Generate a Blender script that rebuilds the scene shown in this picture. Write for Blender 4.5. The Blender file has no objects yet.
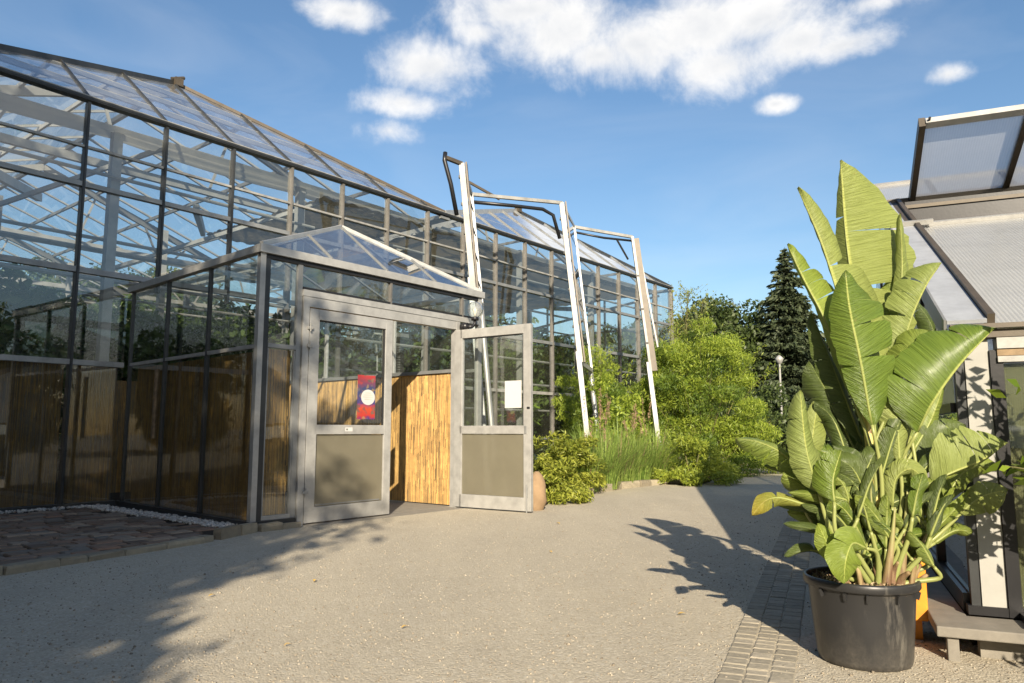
import bpy, bmesh, math, random
import numpy as np
from mathutils import Vector, Matrix
R = math.radians
random.seed(7); rng = np.random.default_rng(11)
SC = bpy.context.scene; COL = SC.collection

# ------------------------------------------------------------ camera, sky, sun, exposure
cam = bpy.data.cameras.new('camera'); cam.lens = 26.016; cam.sensor_width = 36; cam.clip_end = 2000; cam.clip_start = .05
camo = bpy.data.objects.new('camera', cam); COL.objects.link(camo)
camo.location = (0, 0, 1.1); camo.rotation_euler = (R(90 + 6.896), 0, 0); SC.camera = camo
SUN_EL, SUN_AZ = 24.5, 178.5          # compass-like: 0 = +Y (ahead), 180 = behind the camera
SKY_STR, SUN_STR = 0.072, 5.0
SC.view_settings.view_transform = 'Standard'; SC.view_settings.look = 'None'
SC.view_settings.exposure = 0.98; SC.view_settings.gamma = 1
SC.cycles.max_bounces = 10; SC.cycles.transparent_max_bounces = 24; SC.cycles.diffuse_bounces = 3
SC.cycles.glossy_bounces = 4; SC.cycles.transmission_bounces = 4
SC.cycles.use_denoising = True

wd = bpy.data.worlds.new('World'); SC.world = wd; wd.use_nodes = True
nt = wd.node_tree; N = nt.nodes; LK = nt.links; N.clear()
def wn(t, **k):
    n = N.new(t)
    for a, b in k.items(): setattr(n, a, b)
    return n
def wm(op, a, b=None, c=None):
    n = N.new('ShaderNodeMath'); n.operation = op
    for i, x in enumerate((a, b, c)):
        if x is None: continue
        if isinstance(x, (int, float)): n.inputs[i].default_value = x
        else: LK.new(x, n.inputs[i])
    return n.outputs[0]
sky = wn('ShaderNodeTexSky', sky_type='NISHITA'); sky.sun_disc = False
sky.sun_elevation = R(SUN_EL); sky.sun_rotation = R(SUN_AZ); sky.air_density = 1.15; sky.dust_density = 1.0; sky.ozone_density = 2.6
tc = wn('ShaderNodeTexCoord'); sp = wn('ShaderNodeSeparateXYZ'); LK.new(tc.outputs['Generated'], sp.inputs[0])
az = wm('ARCTAN2', sp.outputs[0], sp.outputs[1]); el = wm('ARCSINE', sp.outputs[2])
nz = wn('ShaderNodeTexNoise'); nz.inputs['Scale'].default_value = 11; nz.inputs['Detail'].default_value = 9; nz.inputs['Roughness'].default_value = .62; nz.inputs['Distortion'].default_value = .35
LK.new(tc.outputs['Generated'], nz.inputs['Vector'])
nz2 = wn('ShaderNodeTexNoise'); nz2.inputs['Scale'].default_value = 34; nz2.inputs['Detail'].default_value = 6; nz2.inputs['Roughness'].default_value = .6
LK.new(tc.outputs['Generated'], nz2.inputs['Vector'])
BL = [(-0.236,0.527,0.052,0.018,1.00), (-0.116,0.472,0.073,0.031,1.00), (-0.150,0.428,0.055,0.017,0.70), (-0.173,0.393,0.030,0.011,0.50), (0.069,0.518,0.107,0.052,1.00), (0.012,0.541,0.115,0.028,1.00), (0.181,0.495,0.097,0.046,1.00), (0.125,0.487,0.063,0.026,1.00), (0.263,0.504,0.120,0.050,1.00), (0.288,0.461,0.079,0.035,0.90), (0.342,0.505,0.089,0.033,1.00), (0.391,0.475,0.079,0.033,1.00), (0.445,0.460,0.070,0.017,1.00), (0.476,0.499,0.057,0.012,0.60), (0.357,0.407,0.025,0.010,0.90), (0.555,0.405,0.021,0.010,0.80), (-0.049,0.516,0.036,0.016,0.80),  
      (1.5,.45,.30,.10,.9), (2.0,.35,.25,.08,.8), (-1.5,.5,.3,.1,.9), (1.15,.55,.25,.08,.9)]
m = None; lowm = None
for a0, e0, ra, re, s in BL:
    dx = wm('DIVIDE', wm('SUBTRACT', az, a0), ra * 1.04); dy = wm('DIVIDE', wm('SUBTRACT', el, e0), re * 1.06)
    d = wm('SQRT', wm('ADD', wm('MULTIPLY', dx, dx), wm('MULTIPLY', dy, dy)))
    v = wm('MULTIPLY', wm('SUBTRACT', 1.0, d), s)
    m = v if m is None else wm('SMOOTH_MAX', m, v, .18)
nn = wm('ADD', wm('MULTIPLY', wm('SUBTRACT', nz.outputs[0], .5), 2.7), wm('MULTIPLY', wm('SUBTRACT', nz2.outputs[0], .5), 1.05))
dens = wm('ADD', wm('ADD', wm('MULTIPLY', wm('MAXIMUM', m, -2.2), 1.35), nn), .04)
mr = wn('ShaderNodeMapRange', interpolation_type='SMOOTHSTEP'); LK.new(dens, mr.inputs['Value'])
mr.inputs['From Min'].default_value = -.45; mr.inputs['From Max'].default_value = 1.15
# thin high veil low in the sky
veil = wn('ShaderNodeTexNoise'); veil.inputs['Scale'].default_value = 2.3; veil.inputs['Detail'].default_value = 7; veil.inputs['Distortion'].default_value = 1.2
mpv = wn('ShaderNodeMapping'); mpv.inputs['Scale'].default_value = (1, 1, 3.4); LK.new(tc.outputs['Generated'], mpv.inputs[0]); LK.new(mpv.outputs[0], veil.inputs['Vector'])
vr = wn('ShaderNodeMapRange'); LK.new(veil.outputs[0], vr.inputs['Value']); vr.inputs['From Min'].default_value = .45; vr.inputs['From Max'].default_value = .9; vr.inputs['To Max'].default_value = .16
mask = wm('MINIMUM', wm('ADD', wm('MULTIPLY', mr.outputs[0], .97), vr.outputs[0]), .98)
shade = wn('ShaderNodeMapRange'); LK.new(wm('ADD', dens, wm('MULTIPLY', wm('SUBTRACT', nz.outputs[0], .5), -3.4)), shade.inputs['Value'])
shade.inputs['From Min'].default_value = .2; shade.inputs['From Max'].default_value = 1.6
cc = wn('ShaderNodeMixRGB'); cc.inputs[1].default_value = (8.3, 8.1, 7.8, 1); cc.inputs[2].default_value = (5.6, 5.75, 6.0, 1); LK.new(shade.outputs[0], cc.inputs[0])
mx = wn('ShaderNodeMixRGB'); LK.new(mask, mx.inputs[0]); hs = wn('ShaderNodeHueSaturation'); hs.inputs['Saturation'].default_value = 1.10; hs.inputs['Value'].default_value = 1.10; LK.new(sky.outputs[0], hs.inputs['Color']); LK.new(hs.outputs[0], mx.inputs[1]); LK.new(cc.outputs[0], mx.inputs[2])
bg = wn('ShaderNodeBackground'); bg.inputs[1].default_value = SKY_STR; LK.new(mx.outputs[0], bg.inputs[0])
wo = wn('ShaderNodeOutputWorld'); LK.new(bg.outputs[0], wo.inputs[0])

sl = bpy.data.lights.new('sun', 'SUN'); sl.energy = SUN_STR; sl.angle = R(.5); sl.color = (1, .87, .68)
so = bpy.data.objects.new('sun', sl); COL.objects.link(so)
sd = Vector((math.sin(R(SUN_AZ)) * math.cos(R(SUN_EL)), math.cos(R(SUN_AZ)) * math.cos(R(SUN_EL)), math.sin(R(SUN_EL))))
so.rotation_euler = sd.to_track_quat('Z', 'Y').to_euler(); so.location = (0, -20, 30)

# ------------------------------------------------------------ helpers
def tag(o, label=None, cat=None, group=None, kind=None):
    if label: o['label'] = label
    if cat: o['category'] = cat
    if group: o['group'] = group
    if kind: o['kind'] = kind
    return o
def empty(name, loc=(0,0,0), rz=0, label=None, cat=None, group=None):
    o = bpy.data.objects.new(name, None); COL.objects.link(o); o.location = loc; o.rotation_euler = (0, 0, rz)
    o.empty_display_size = .2
    return tag(o, label, cat, group)
def copy_tree(o, parent=None):
    c = o.copy(); COL.objects.link(c)
    if parent: c.parent = parent
    for ch in list(o.children): copy_tree(ch, c)
    return c
class MB:
    def __init__(s): s.v = []; s.f = []; s.mi = []; s.uv = []
    def add(s, vs, fs, mi=0):
        b = len(s.v); s.v += [tuple(x) for x in vs]; s.f += [tuple(i + b for i in f) for f in fs]; s.mi += [mi] * len(fs)
        return s
    def box(s, a, b, mi=0):
        x0, y0, z0 = a; x1, y1, z1 = b
        return s.add([(x0,y0,z0),(x1,y0,z0),(x1,y1,z0),(x0,y1,z0),(x0,y0,z1),(x1,y0,z1),(x1,y1,z1),(x0,y1,z1)],
            [(0,3,2,1),(4,5,6,7),(0,1,5,4),(1,2,6,5),(2,3,7,6),(3,0,4,7)], mi)
    def beam(s, p, q, w, h, up=(0,0,1), mi=0):
        p = Vector(p); q = Vector(q); d = (q - p).normalized(); up = Vector(up)
        if abs(d.dot(up)) > .98: up = Vector((0,1,0))
        sx = d.cross(up).normalized(); sy = sx.cross(d).normalized(); vs = []
        for e in (p, q):
            for a, b in ((-1,-1),(1,-1),(1,1),(-1,1)): vs.append(e + sx*a*w/2 + sy*b*h/2)
        return s.add(vs, [(0,1,2,3),(7,6,5,4),(0,4,5,1),(1,5,6,2),(2,6,7,3),(3,7,4,0)], mi)
    def tube(s, pts, r, seg=8, mi=0, cap=True):
        pts = [Vector(p) for p in pts]; n = len(pts); rs = r if isinstance(r, (list, tuple)) else [r]*n
        vs = []; ref = None
        for i, p in enumerate(pts):
            d = (pts[min(i+1,n-1)] - pts[max(i-1,0)]).normalized()
            if ref is None: ref = Vector((0,0,1)) if abs(d.z) < .9 else Vector((1,0,0))
            x = d.cross(ref).normalized(); y = x.cross(d).normalized(); ref = y
            for k in range(seg):
                a = 2*math.pi*k/seg; vs.append(p + (x*math.cos(a) + y*math.sin(a))*rs[i])
        fs = [(i*seg+k, i*seg+(k+1)%seg, (i+1)*seg+(k+1)%seg, (i+1)*seg+k) for i in range(n-1) for k in range(seg)]
        if cap: fs += [tuple(range(seg-1,-1,-1)), tuple((n-1)*seg+k for k in range(seg))]
        return s.add(vs, fs, mi)
    def lathe(s, prof, c=(0,0,0), seg=32, mi=0):
        vs = []; n = len(prof)
        for r, z in prof:
            for k in range(seg):
                a = 2*math.pi*k/seg; vs.append((c[0]+r*math.cos(a), c[1]+r*math.sin(a), c[2]+z))
        return s.add(vs, [(i*seg+k, i*seg+(k+1)%seg, (i+1)*seg+(k+1)%seg, (i+1)*seg+k) for i in range(n-1) for k in range(seg)], mi)
    def prism(s, poly, z0, z1, mi=0):
        n = len(poly); vs = [(x,y,z0) for x,y in poly] + [(x,y,z1) for x,y in poly]
        return s.add(vs, [tuple(range(n-1,-1,-1)), tuple(range(n,2*n))] + [(i,(i+1)%n,n+(i+1)%n,n+i) for i in range(n)], mi)
    def quad(s, *p, mi=0): return s.add(p, [tuple(range(len(p)))], mi)
    def build(s, name, mats, parent=None, smooth=False, bevel=0):
        me = bpy.data.meshes.new(name); me.from_pydata(s.v, [], s.f)
        mats = mats if isinstance(mats, (list, tuple)) else [mats]
        for m_ in mats: me.materials.append(m_)
        if len(mats) > 1: me.polygons.foreach_set('material_index', s.mi)
        if smooth: me.polygons.foreach_set('use_smooth', [True]*len(s.f))
        me.update(); o = bpy.data.objects.new(name, me); COL.objects.link(o)
        if parent: o.parent = parent
        if bevel:
            b = o.modifiers.new('bevel', 'BEVEL'); b.width = bevel; b.segments = 2; b.limit_method = 'ANGLE'; b.angle_limit = R(40)
        return o
def np_mesh(name, V, F, mats, parent=None, mi=None, smooth=False, uv=None):
    me = bpy.data.meshes.new(name); V = np.asarray(V, np.float32); F = np.asarray(F, np.int32); k = F.shape[1]
    me.vertices.add(len(V)); me.vertices.foreach_set('co', V.ravel())
    me.loops.add(F.size); me.loops.foreach_set('vertex_index', F.ravel())
    me.polygons.add(len(F)); me.polygons.foreach_set('loop_start', np.arange(len(F), dtype=np.int32)*k)
    for m_ in (mats if isinstance(mats, (list, tuple)) else [mats]): me.materials.append(m_)
    if mi is not None: me.polygons.foreach_set('material_index', np.asarray(mi, np.int32))
    if smooth: me.polygons.foreach_set('use_smooth', np.ones(len(F), bool))
    me.update(calc_edges=True); me.validate()
    o = bpy.data.objects.new(name, me); COL.objects.link(o)
    if parent: o.parent = parent
    return o

# ------------------------------------------------------------ materials
class M_:
    def __init__(s, name):
        s.m = bpy.data.materials.new(name); s.m.use_nodes = True; s.t = s.m.node_tree; s.n = s.t.nodes; s.l = s.t.links
        s.b = s.n['Principled BSDF']; s.o = s.n['Material Output']; s.tc = s.n.new('ShaderNodeTexCoord')
    def node(s, t, ins=None, **k):
        n = s.n.new(t)
        for a, b in k.items(): setattr(n, a, b)
        for a, b in (ins or {}).items():
            if hasattr(b, 'is_linked') or isinstance(b, bpy.types.NodeSocket): s.l.new(b, n.inputs[a])
            else: n.inputs[a].default_value = b
        return n
    def co(s, kind='Object', scale=(1,1,1)):
        return s.node('ShaderNodeMapping', {0: s.tc.outputs[kind], 'Scale': scale}).outputs[0]
    def noise(s, scale, detail=4, rough=.55, vec=None, kind='Object', dist=0):
        return s.node('ShaderNodeTexNoise', {'Vector': vec or s.tc.outputs[kind], 'Scale': scale, 'Detail': detail, 'Roughness': rough, 'Distortion': dist}).outputs[0]
    def ramp(s, fac, stops):
        r = s.n.new('ShaderNodeValToRGB'); s.l.new(fac, r.inputs[0]); e = r.color_ramp.elements
        while len(e) < len(stops): e.new(.5)
        for i, (p, c) in enumerate(stops): e[i].position = p; e[i].color = (*c, 1) if len(c) == 3 else c
        return r.outputs[0]
    def mix(s, f, a, b, mode='MIX'):
        return s.node('ShaderNodeMixRGB', {0: f, 1: a, 2: b}, blend_type=mode).outputs[0]
    def math(s, op, a, b=0.0):
        return s.node('ShaderNodeMath', {0: a, 1: b}, operation=op).outputs[0]
    def bump(s, h, strength=.3, dist=.02):
        n = s.node('ShaderNodeBump', {'Height': h, 'Strength': strength, 'Distance': dist}); s.l.new(n.outputs[0], s.b.inputs['Normal']); return n
    def col(s, c, rough=.6, metal=0, spec=.5):
        if isinstance(c, bpy.types.NodeSocket): s.l.new(c, s.b.inputs['Base Color'])
        else: s.b.inputs['Base Color'].default_value = (*c, 1)
        if isinstance(rough, bpy.types.NodeSocket): s.l.new(rough, s.b.inputs['Roughness'])
        else: s.b.inputs['Roughness'].default_value = rough
        s.b.inputs['Metallic'].default_value = metal; s.b.inputs['Specular IOR Level'].default_value = spec
        return s
def metal_mat(name, c, rough=.45, metal=.35, dirt=.5, sc=6):
    x = M_(name); n = x.noise(sc, 6, .65); n2 = x.noise(45, 3)
    d = tuple(v*(1-dirt*.75) for v in c)
    x.col(x.mix(x.math('MULTIPLY', x.ramp(n2, [(.3,(.4,.4,.4)),(.7,(1,1,1))]), 1), x.ramp(n, [(.32,d),(.62,c)]), (*c,1)) if False else x.ramp(n, [(.30,d),(.60,c)]), rough, metal)
    x.bump(n2, .08, .004); return x.m
ALU = metal_mat('aluminium', (.41,.405,.385), .42, .3, .35)
ALUW = metal_mat('white_aluminium', (.34,.335,.315), .45, .1, .5)
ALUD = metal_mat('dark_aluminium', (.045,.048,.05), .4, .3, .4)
GALV = metal_mat('galvanised_steel', (.28,.285,.28), .45, .4, .4, 3)
RUBBER = metal_mat('black_rubber', (.012,.012,.013), .5, 0, .3)
BLACK = metal_mat('black_steel', (.018,.018,.02), .35, .2, .3)
WSTEEL = metal_mat('pale_steel', (.30,.30,.29), .5, .15, .4, 3)
MULL = metal_mat('weathered_glazing_bar', (.17,.16,.145), .45, .25, .45, 4)
SCREENM = metal_mat('weathered_screen_metal', (.30,.295,.275), .5, .15, .65, 2.2)
BROWN = metal_mat('brown_aluminium', (.085,.068,.048), .5, .2, .4)
def schlick(x):            # reflectance of a pane, the same from either side
    lw = x.node('ShaderNodeLayerWeight', {'Blend': .5}); return x.math('ADD', x.math('MULTIPLY', x.math('POWER', lw.outputs['Facing'], 5.0), .96), .04)
def glass_mat(name, tint=(.86,.90,.88), boost=1.9, rough=0.0, dirt=.06, dcol=(.5,.5,.45)):
    x = M_(name); x.n.remove(x.b)
    f = x.math('MINIMUM', x.math('MULTIPLY', schlick(x), boost), .9)
    tr = x.node('ShaderNodeBsdfTransparent', {0: (*tint,1)}); gl = x.node('ShaderNodeBsdfGlossy', {'Roughness': rough, 0: (.95,.97,1,1)})
    df = x.node('ShaderNodeBsdfDiffuse', {0: (*dcol,1)})
    nz = x.noise(1.6, 6, .7); fd = x.math('MULTIPLY', x.ramp(nz, [(.35,(.25,.25,.25)),(.75,(1,1,1))]), dirt)
    a = x.node('ShaderNodeMixShader', {0: fd, 1: tr.outputs[0], 2: df.outputs[0]})
    b = x.node('ShaderNodeMixShader', {0: f, 1: a.outputs[0], 2: gl.outputs[0]}); x.l.new(b.outputs[0], x.o.inputs[0]); return x.m
GLASS = glass_mat('window_glass', (.89,.925,.91), 3.0, 0, .06); SLOPEGLASS = glass_mat('slope_glass', (.97,.98,.98), 1.4, .01, .05, (.72,.72,.69))
PORCHGLASS = glass_mat('porch_roof_glass', (.90,.94,.95), 2.2, .01, .07, (.7,.72,.72))
ROOFGLASS = glass_mat('roof_glass', (.90,.93,.93), 1.9, .02, .33, (.78,.78,.76))  # strong dirt mix also paints in the pale sky reflection on the hips
DARKGLASS = glass_mat('smoky_glass', (.80,.83,.78), 1.9, 0, .04)
def poly_mat(name, c, trans, ribs=60, axis='X', tr=.25, rough=.25):
    x = M_(name); x.n.remove(x.b)
    wv = x.node('ShaderNodeTexWave', {'Vector': x.tc.outputs['Object'], 'Scale': ribs, 'Distortion': .15}, bands_direction=axis)
    n = x.noise(3, 6, .7); colr = x.mix(.35, x.ramp(n, [(.3,tuple(v*.72 for v in c)),(.7,c)]), x.ramp(wv.outputs[0], [(.1,tuple(v*.62 for v in c)),(.6,c)]))
    bp = x.node('ShaderNodeBump', {'Height': wv.outputs[0], 'Strength': .4, 'Distance': .004})
    d = x.node('ShaderNodeBsdfDiffuse', {0: colr, 'Normal': bp.outputs[0]}); t = x.node('ShaderNodeBsdfTranslucent', {0: (*trans,1)})
    p = x.node('ShaderNodeBsdfTransparent', {0: (.9,.92,.92,1)}); g = x.node('ShaderNodeBsdfGlossy', {'Roughness': rough, 'Normal': bp.outputs[0]})
    a = x.node('ShaderNodeMixShader', {0: .5, 1: d.outputs[0], 2: t.outputs[0]}); b = x.node('ShaderNodeMixShader', {0: tr, 1: a.outputs[0], 2: p.outputs[0]})
    c2 = x.node('ShaderNodeMixShader', {0: x.math('MULTIPLY', schlick(x), 1.3), 1: b.outputs[0], 2: g.outputs[0]})
    x.l.new(c2.outputs[0], x.o.inputs[0]); return x.m
POLY = poly_mat('twinwall_polycarbonate', (.74,.74,.71), (.75,.77,.78), 14, 'X', .10)
POLYF = poly_mat('flap_polycarbonate', (.72,.73,.74), (.9,.92,.95), 14, 'X', .2)
REED = poly_mat('reeded_glazing', (.22,.24,.12), (.35,.36,.22), 30, 'X', .45, .15)
FROST = poly_mat('door_kick_panel', (.36,.33,.245), (.45,.41,.30), 18, 'X', .16, .12)
SIDEPOLY = poly_mat('side_polycarbonate', (.70,.74,.78), (.7,.75,.8), 9, 'Y', .05)
def bamboo():
    x = M_('bamboo_reed'); n = x.noise(1, 3, .65, x.co('Object', (70,70,2.6))); n2 = x.noise(1, 4, .6, x.co('Object', (24,24,.9))); n3 = x.noise(1, 3, .6, x.co('Object',(85,85,14))); n4 = x.noise(1.4, 5, .6)
    c = x.ramp(n, [(.33,(.10,.05,.012)),(.43,(.38,.22,.06)),(.58,(.58,.36,.11)),(.75,(.66,.45,.17))])
    c = x.mix(.22, c, x.ramp(n2, [(.3,(.30,.13,.025)),(.7,(.70,.42,.11))])); c = x.mix(x.ramp(n3, [(.60,(0,0,0)),(.72,(.75,.75,.75))]), c, (.15,.065,.015,1)); c = x.mix(.5, c, x.mix(1, c, x.ramp(n4, [(.3,(.55,.5,.45)),(.7,(1.1,1.1,1.1))]), 'MULTIPLY'))
    x.col(c, .6); x.bump(n, .8, .014); return x.m
BAMBOO = bamboo()
def gravel():
    x = M_('gravel_ground'); P = x.tc.outputs['Object']
    vo = x.node('ShaderNodeTexVoronoi', {'Vector': P, 'Scale': 95}); vo2 = x.node('ShaderNodeTexVoronoi', {'Vector': P, 'Scale': 46, 'Randomness': 1})
    big = x.noise(.55, 6, .62); mid = x.noise(4.5, 5, .65); fine = x.noise(260, 3, .7); str_ = x.noise(1.2, 5, .6, x.co('Object', (1.4,.25,1)))
    vc = x.node('ShaderNodeSeparateColor', {0: vo.outputs['Color']}); vc2 = x.node('ShaderNodeSeparateColor', {0: vo2.outputs['Color']})
    c = x.ramp(vc.outputs[0], [(.0,(.10,.085,.06)),(.2,(.27,.24,.185)),(.55,(.43,.385,.30)),(.85,(.58,.53,.43)),(1,(.78,.74,.64))])
    fl = x.ramp(vc2.outputs[0], [(.86,(0,0,0)),(.90,(0.731,0.735,0.729))]); c = x.mix(fl, c, x.ramp(vc2.outputs[1], [(.2,(0.249,0.207,0.161)),(.5,(0.525,0.477,0.399)),(.9,(0.731,0.735,0.685))]))
    c = x.mix(.52, c, x.ramp(x.math('ADD', x.math('MULTIPLY', big, .75), x.math('MULTIPLY', x.noise(.22, 4, .6, None, 'Object', .6), .25)), [(.3,(0.338,0.295,0.223)),(.52,(0.431,0.382,0.293)),(.7,(0.499,0.432,0.311))])); c = x.mix(.25, c, x.ramp(mid, [(.3,(0.311,0.270,0.205)),(.7,(0.512,0.458,0.348))]))
    c = x.mix(.22, c, x.ramp(str_, [(.35,(0.299,0.264,0.205)),(.65,(0.525,0.465,0.348))])); c = x.mix(.2, c, x.ramp(fine, [(.3,(0.249,0.214,0.161)),(.7,(0.574,0.527,0.423))]))
    x.col(c, .9, 0, .2)
    h = x.math('ADD', x.math('MULTIPLY', vo.outputs['Distance'], -.9), x.math('ADD', x.math('MULTIPLY', fine, .5), x.math('MULTIPLY', vo2.outputs['Distance'], -.5)))
    x.bump(h, .5, .010); return x.m
GRAVEL = gravel()
def island_mat(name, stops, rough=.8, sc=14, bump=.35, mixn=.35):
    x = M_(name); g = x.node('ShaderNodeNewGeometry'); n = x.noise(sc, 6, .65)
    base = x.ramp(g.outputs['Random Per Island'], stops)
    x.col(x.mix(mixn, base, x.mix(1, base, x.ramp(n, [(.3,(.35,.33,.3)),(.7,(1.25,1.2,1.1))]), 'MULTIPLY')), rough, 0, .3); x.bump(n, bump, .012); return x.m
REEDS = island_mat('reed_stalks', [(0,(.33,.19,.055)),(.2,(.43,.255,.08)),(.6,(.48,.295,.095)),(.9,(.53,.335,.115)),(1,(.38,.215,.065))], .6, 9, .2, .5)
DARKREEDS = island_mat('dark_reed_stalks', [(0,(.13,.07,.016)),(.2,(.22,.125,.03)),(.6,(.28,.165,.042)),(.9,(.33,.20,.06)),(1,(.17,.095,.025))], .65, 5, .2, .7)  # darker reed tones for the mats along the facade and porch side
PAVER = island_mat('sandstone_pavers', [(0,(.13,.095,.07)),(.3,(.20,.145,.105)),(.55,(.26,.165,.115)),(.75,(.18,.16,.135)),(1,(.34,.26,.19))])
SETT = island_mat('granite_setts', [(0,(.27,.245,.195)),(.5,(.32,.29,.23)),(1,(.37,.335,.27))], .85, 30, .5)
PEBBLE = island_mat('white_pebbles', [(0,(.36,.34,.31)),(.5,(.50,.48,.45)),(.85,(.62,.60,.57)),(1,(.28,.19,.14))], .7, 40, .2)
KERB = island_mat('kerb_stone', [(0,(.22,.19,.14)),(1,(.34,.30,.22))], .9, 12, .6)
CONC = island_mat('concrete', [(0,(.20,.185,.16)),(1,(.25,.235,.205))], .85, 9, .3)
SOIL = island_mat('dark_soil', [(0,(.035,.026,.018)),(1,(.05,.036,.024))], .95, 20, .9)
def leaf_mat(name, a, b, trans=.35, tcol=None, rough=.45, sc=3., gloss=.4):
    x = M_(name); g = x.node('ShaderNodeNewGeometry'); n = x.noise(sc, 3, .6)
    f = x.math('ADD', x.math('MULTIPLY', g.outputs['Random Per Island'], .55), x.math('MULTIPLY', n, .45))
    c = x.ramp(f, [(.2,a),(.75,b)]); x.col(c, rough, 0, gloss)
    t = x.node('ShaderNodeBsdfTranslucent', {0: x.mix(.5, c, (*(tcol or b),1))}); mx_ = x.node('ShaderNodeMixShader', {0: trans, 1: x.b.outputs[0], 2: t.outputs[0]})
    x.l.new(mx_.outputs[0], x.o.inputs[0]); return x.m
LF_TREE = leaf_mat('tree_leaves', (.035,.06,.014), (.09,.13,.03), .3, None, .5, .35)
LF_DARK = leaf_mat('dark_tree_leaves', (.024,.042,.011), (.075,.105,.026), .25, None, .5, .3)
LF_CON = leaf_mat('conifer_needles', (.026,.042,.020), (.075,.095,.042), .15, None, .6, .5)
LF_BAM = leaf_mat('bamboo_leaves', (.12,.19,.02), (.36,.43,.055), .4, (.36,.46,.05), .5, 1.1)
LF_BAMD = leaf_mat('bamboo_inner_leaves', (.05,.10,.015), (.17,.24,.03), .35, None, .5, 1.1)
LF_JUN = leaf_mat('juniper_leaves', (.14,.20,.025), (.38,.43,.055), .35, (.36,.42,.05), .5, 1.6)
LF_FERN = leaf_mat('fern_leaves', (.13,.175,.02), (.38,.40,.06), .35, (.4,.42,.05), .5, 1.6)
LF_GRASS = leaf_mat('grass_blades', (.13,.22,.04), (.34,.44,.10), .3, None, .5, 2.5)
LF_STRAW = leaf_mat('seed_heads', (.26,.15,.10), (.44,.30,.20), .3, None, .7, 3)
LF_CIT = leaf_mat('glossy_shrub_leaves', (.06,.11,.012), (.20,.27,.03), .35, (.35,.45,.04), .3, 4, .6)
LF_IN = leaf_mat('hothouse_leaves', (.025,.05,.014), (.10,.15,.035), .3, None, .45, 1)
LF_BIRCH = leaf_mat('sapling_leaves', (.16,.20,.04), (.34,.38,.09), .4, None, .5, 3)
BARK = island_mat('bark', [(0,(.09,.07,.05)),(1,(.14,.11,.08))], .95, 9, .9)
TWIG = island_mat('green_twig', [(0,(.10,.10,.04)),(1,(.16,.14,.06))], .8, 9, .3)
def paddle_mat(name, a, b, rib, trans=.3, rough=.35, coat=.3, yellow=None):
    x = M_(name); uvn = x.tc.outputs['UV']; s_ = x.node('ShaderNodeSeparateXYZ', {0: uvn})
    ang = x.math('ADD', s_.outputs[1], x.math('MULTIPLY', x.math('ABSOLUTE', s_.outputs[0]), -.05))
    cmb = x.node('ShaderNodeCombineXYZ', {0: x.math('MULTIPLY', s_.outputs[0], .6), 1: ang, 2: 0.0})
    ribs = x.noise(1, 3, .6, x.node('ShaderNodeMapping', {0: cmb.outputs[0], 'Scale': (1.5,95,1)}).outputs[0])
    fine = x.noise(1, 2, .5, x.node('ShaderNodeMapping', {0: cmb.outputs[0], 'Scale': (3,320,1)}).outputs[0])
    blot = x.noise(7, 5, .6); big = x.noise(2.2, 3, .5)
    c = x.ramp(x.math('ADD', x.math('MULTIPLY', ribs, .5), x.math('MULTIPLY', big, .5)), [(.36,tuple(v*.8 for v in a)),(.63,b)])
    c = x.mix(.28, c, x.ramp(fine, [(.35,tuple(v*.75 for v in a)),(.65,b)]))
    oi = x.node('ShaderNodeObjectInfo'); c = x.mix(x.math('MULTIPLY', oi.outputs['Random'], .3), c, (b[0]*1.15, b[1]*1.02, b[2]*.8, 1))
    edge = x.ramp(x.math('ADD', x.math('ABSOLUTE', s_.outputs[0]), x.math('MULTIPLY', blot, .3)), [(1.06,(0,0,0)),(1.13,(.9,.9,.9))])
    c = x.mix(edge, c, (.26,.17,.05,1))
    sp_ = x.ramp(x.noise(22, 4, .6), [(.70,(0,0,0)),(.78,(.55,.55,.55))]); c = x.mix(sp_, c, (.22,.17,.05,1))
    if yellow: c = x.mix(x.ramp(x.math('ADD', s_.outputs[1], x.math('MULTIPLY', blot, .2)), [(.25,(0,0,0)),(.6,(1,1,1))]), c, (*yellow,1))
    mid = x.ramp(x.math('ABSOLUTE', s_.outputs[0]), [(.0,(1,1,1)),(.025,(.8,.8,.8)),(.045,(0,0,0))]); c = x.mix(mid, c, (*rib,1))
    x.col(c, rough+.08, 0, .4); x.b.inputs['Coat Weight'].default_value = coat*.4; x.b.inputs['Coat Roughness'].default_value = .3
    x.bump(x.math('ADD', ribs, x.math('MULTIPLY', fine, .35)), .85, .014)
    t = x.node('ShaderNodeBsdfTranslucent', {0: x.mix(.6, c, (b[0]*1.2, b[1]*1.3, b[2], 1))}); mx_ = x.node('ShaderNodeMixShader', {0: trans, 1: x.b.outputs[0], 2: t.outputs[0]})
    x.l.new(mx_.outputs[0], x.o.inputs[0]); return x.m
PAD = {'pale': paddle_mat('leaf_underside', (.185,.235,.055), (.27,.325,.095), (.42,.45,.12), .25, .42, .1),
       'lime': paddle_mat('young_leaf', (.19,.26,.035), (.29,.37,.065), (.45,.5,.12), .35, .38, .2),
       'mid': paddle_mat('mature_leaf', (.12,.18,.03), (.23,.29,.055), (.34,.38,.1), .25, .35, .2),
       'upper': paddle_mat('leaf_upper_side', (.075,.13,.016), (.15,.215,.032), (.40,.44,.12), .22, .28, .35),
       'dark': paddle_mat('shaded_leaf', (.055,.085,.022), (.10,.14,.035), (.16,.2,.06), .2, .35, .2),  # deeper green puts the shade among the crowded leaves into the colour
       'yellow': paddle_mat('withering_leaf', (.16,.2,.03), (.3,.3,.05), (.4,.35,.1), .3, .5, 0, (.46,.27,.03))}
MIDRIB = leaf_mat('leaf_midrib', (.17,.20,.055), (.27,.30,.09), .0, None, .45, 6)
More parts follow.
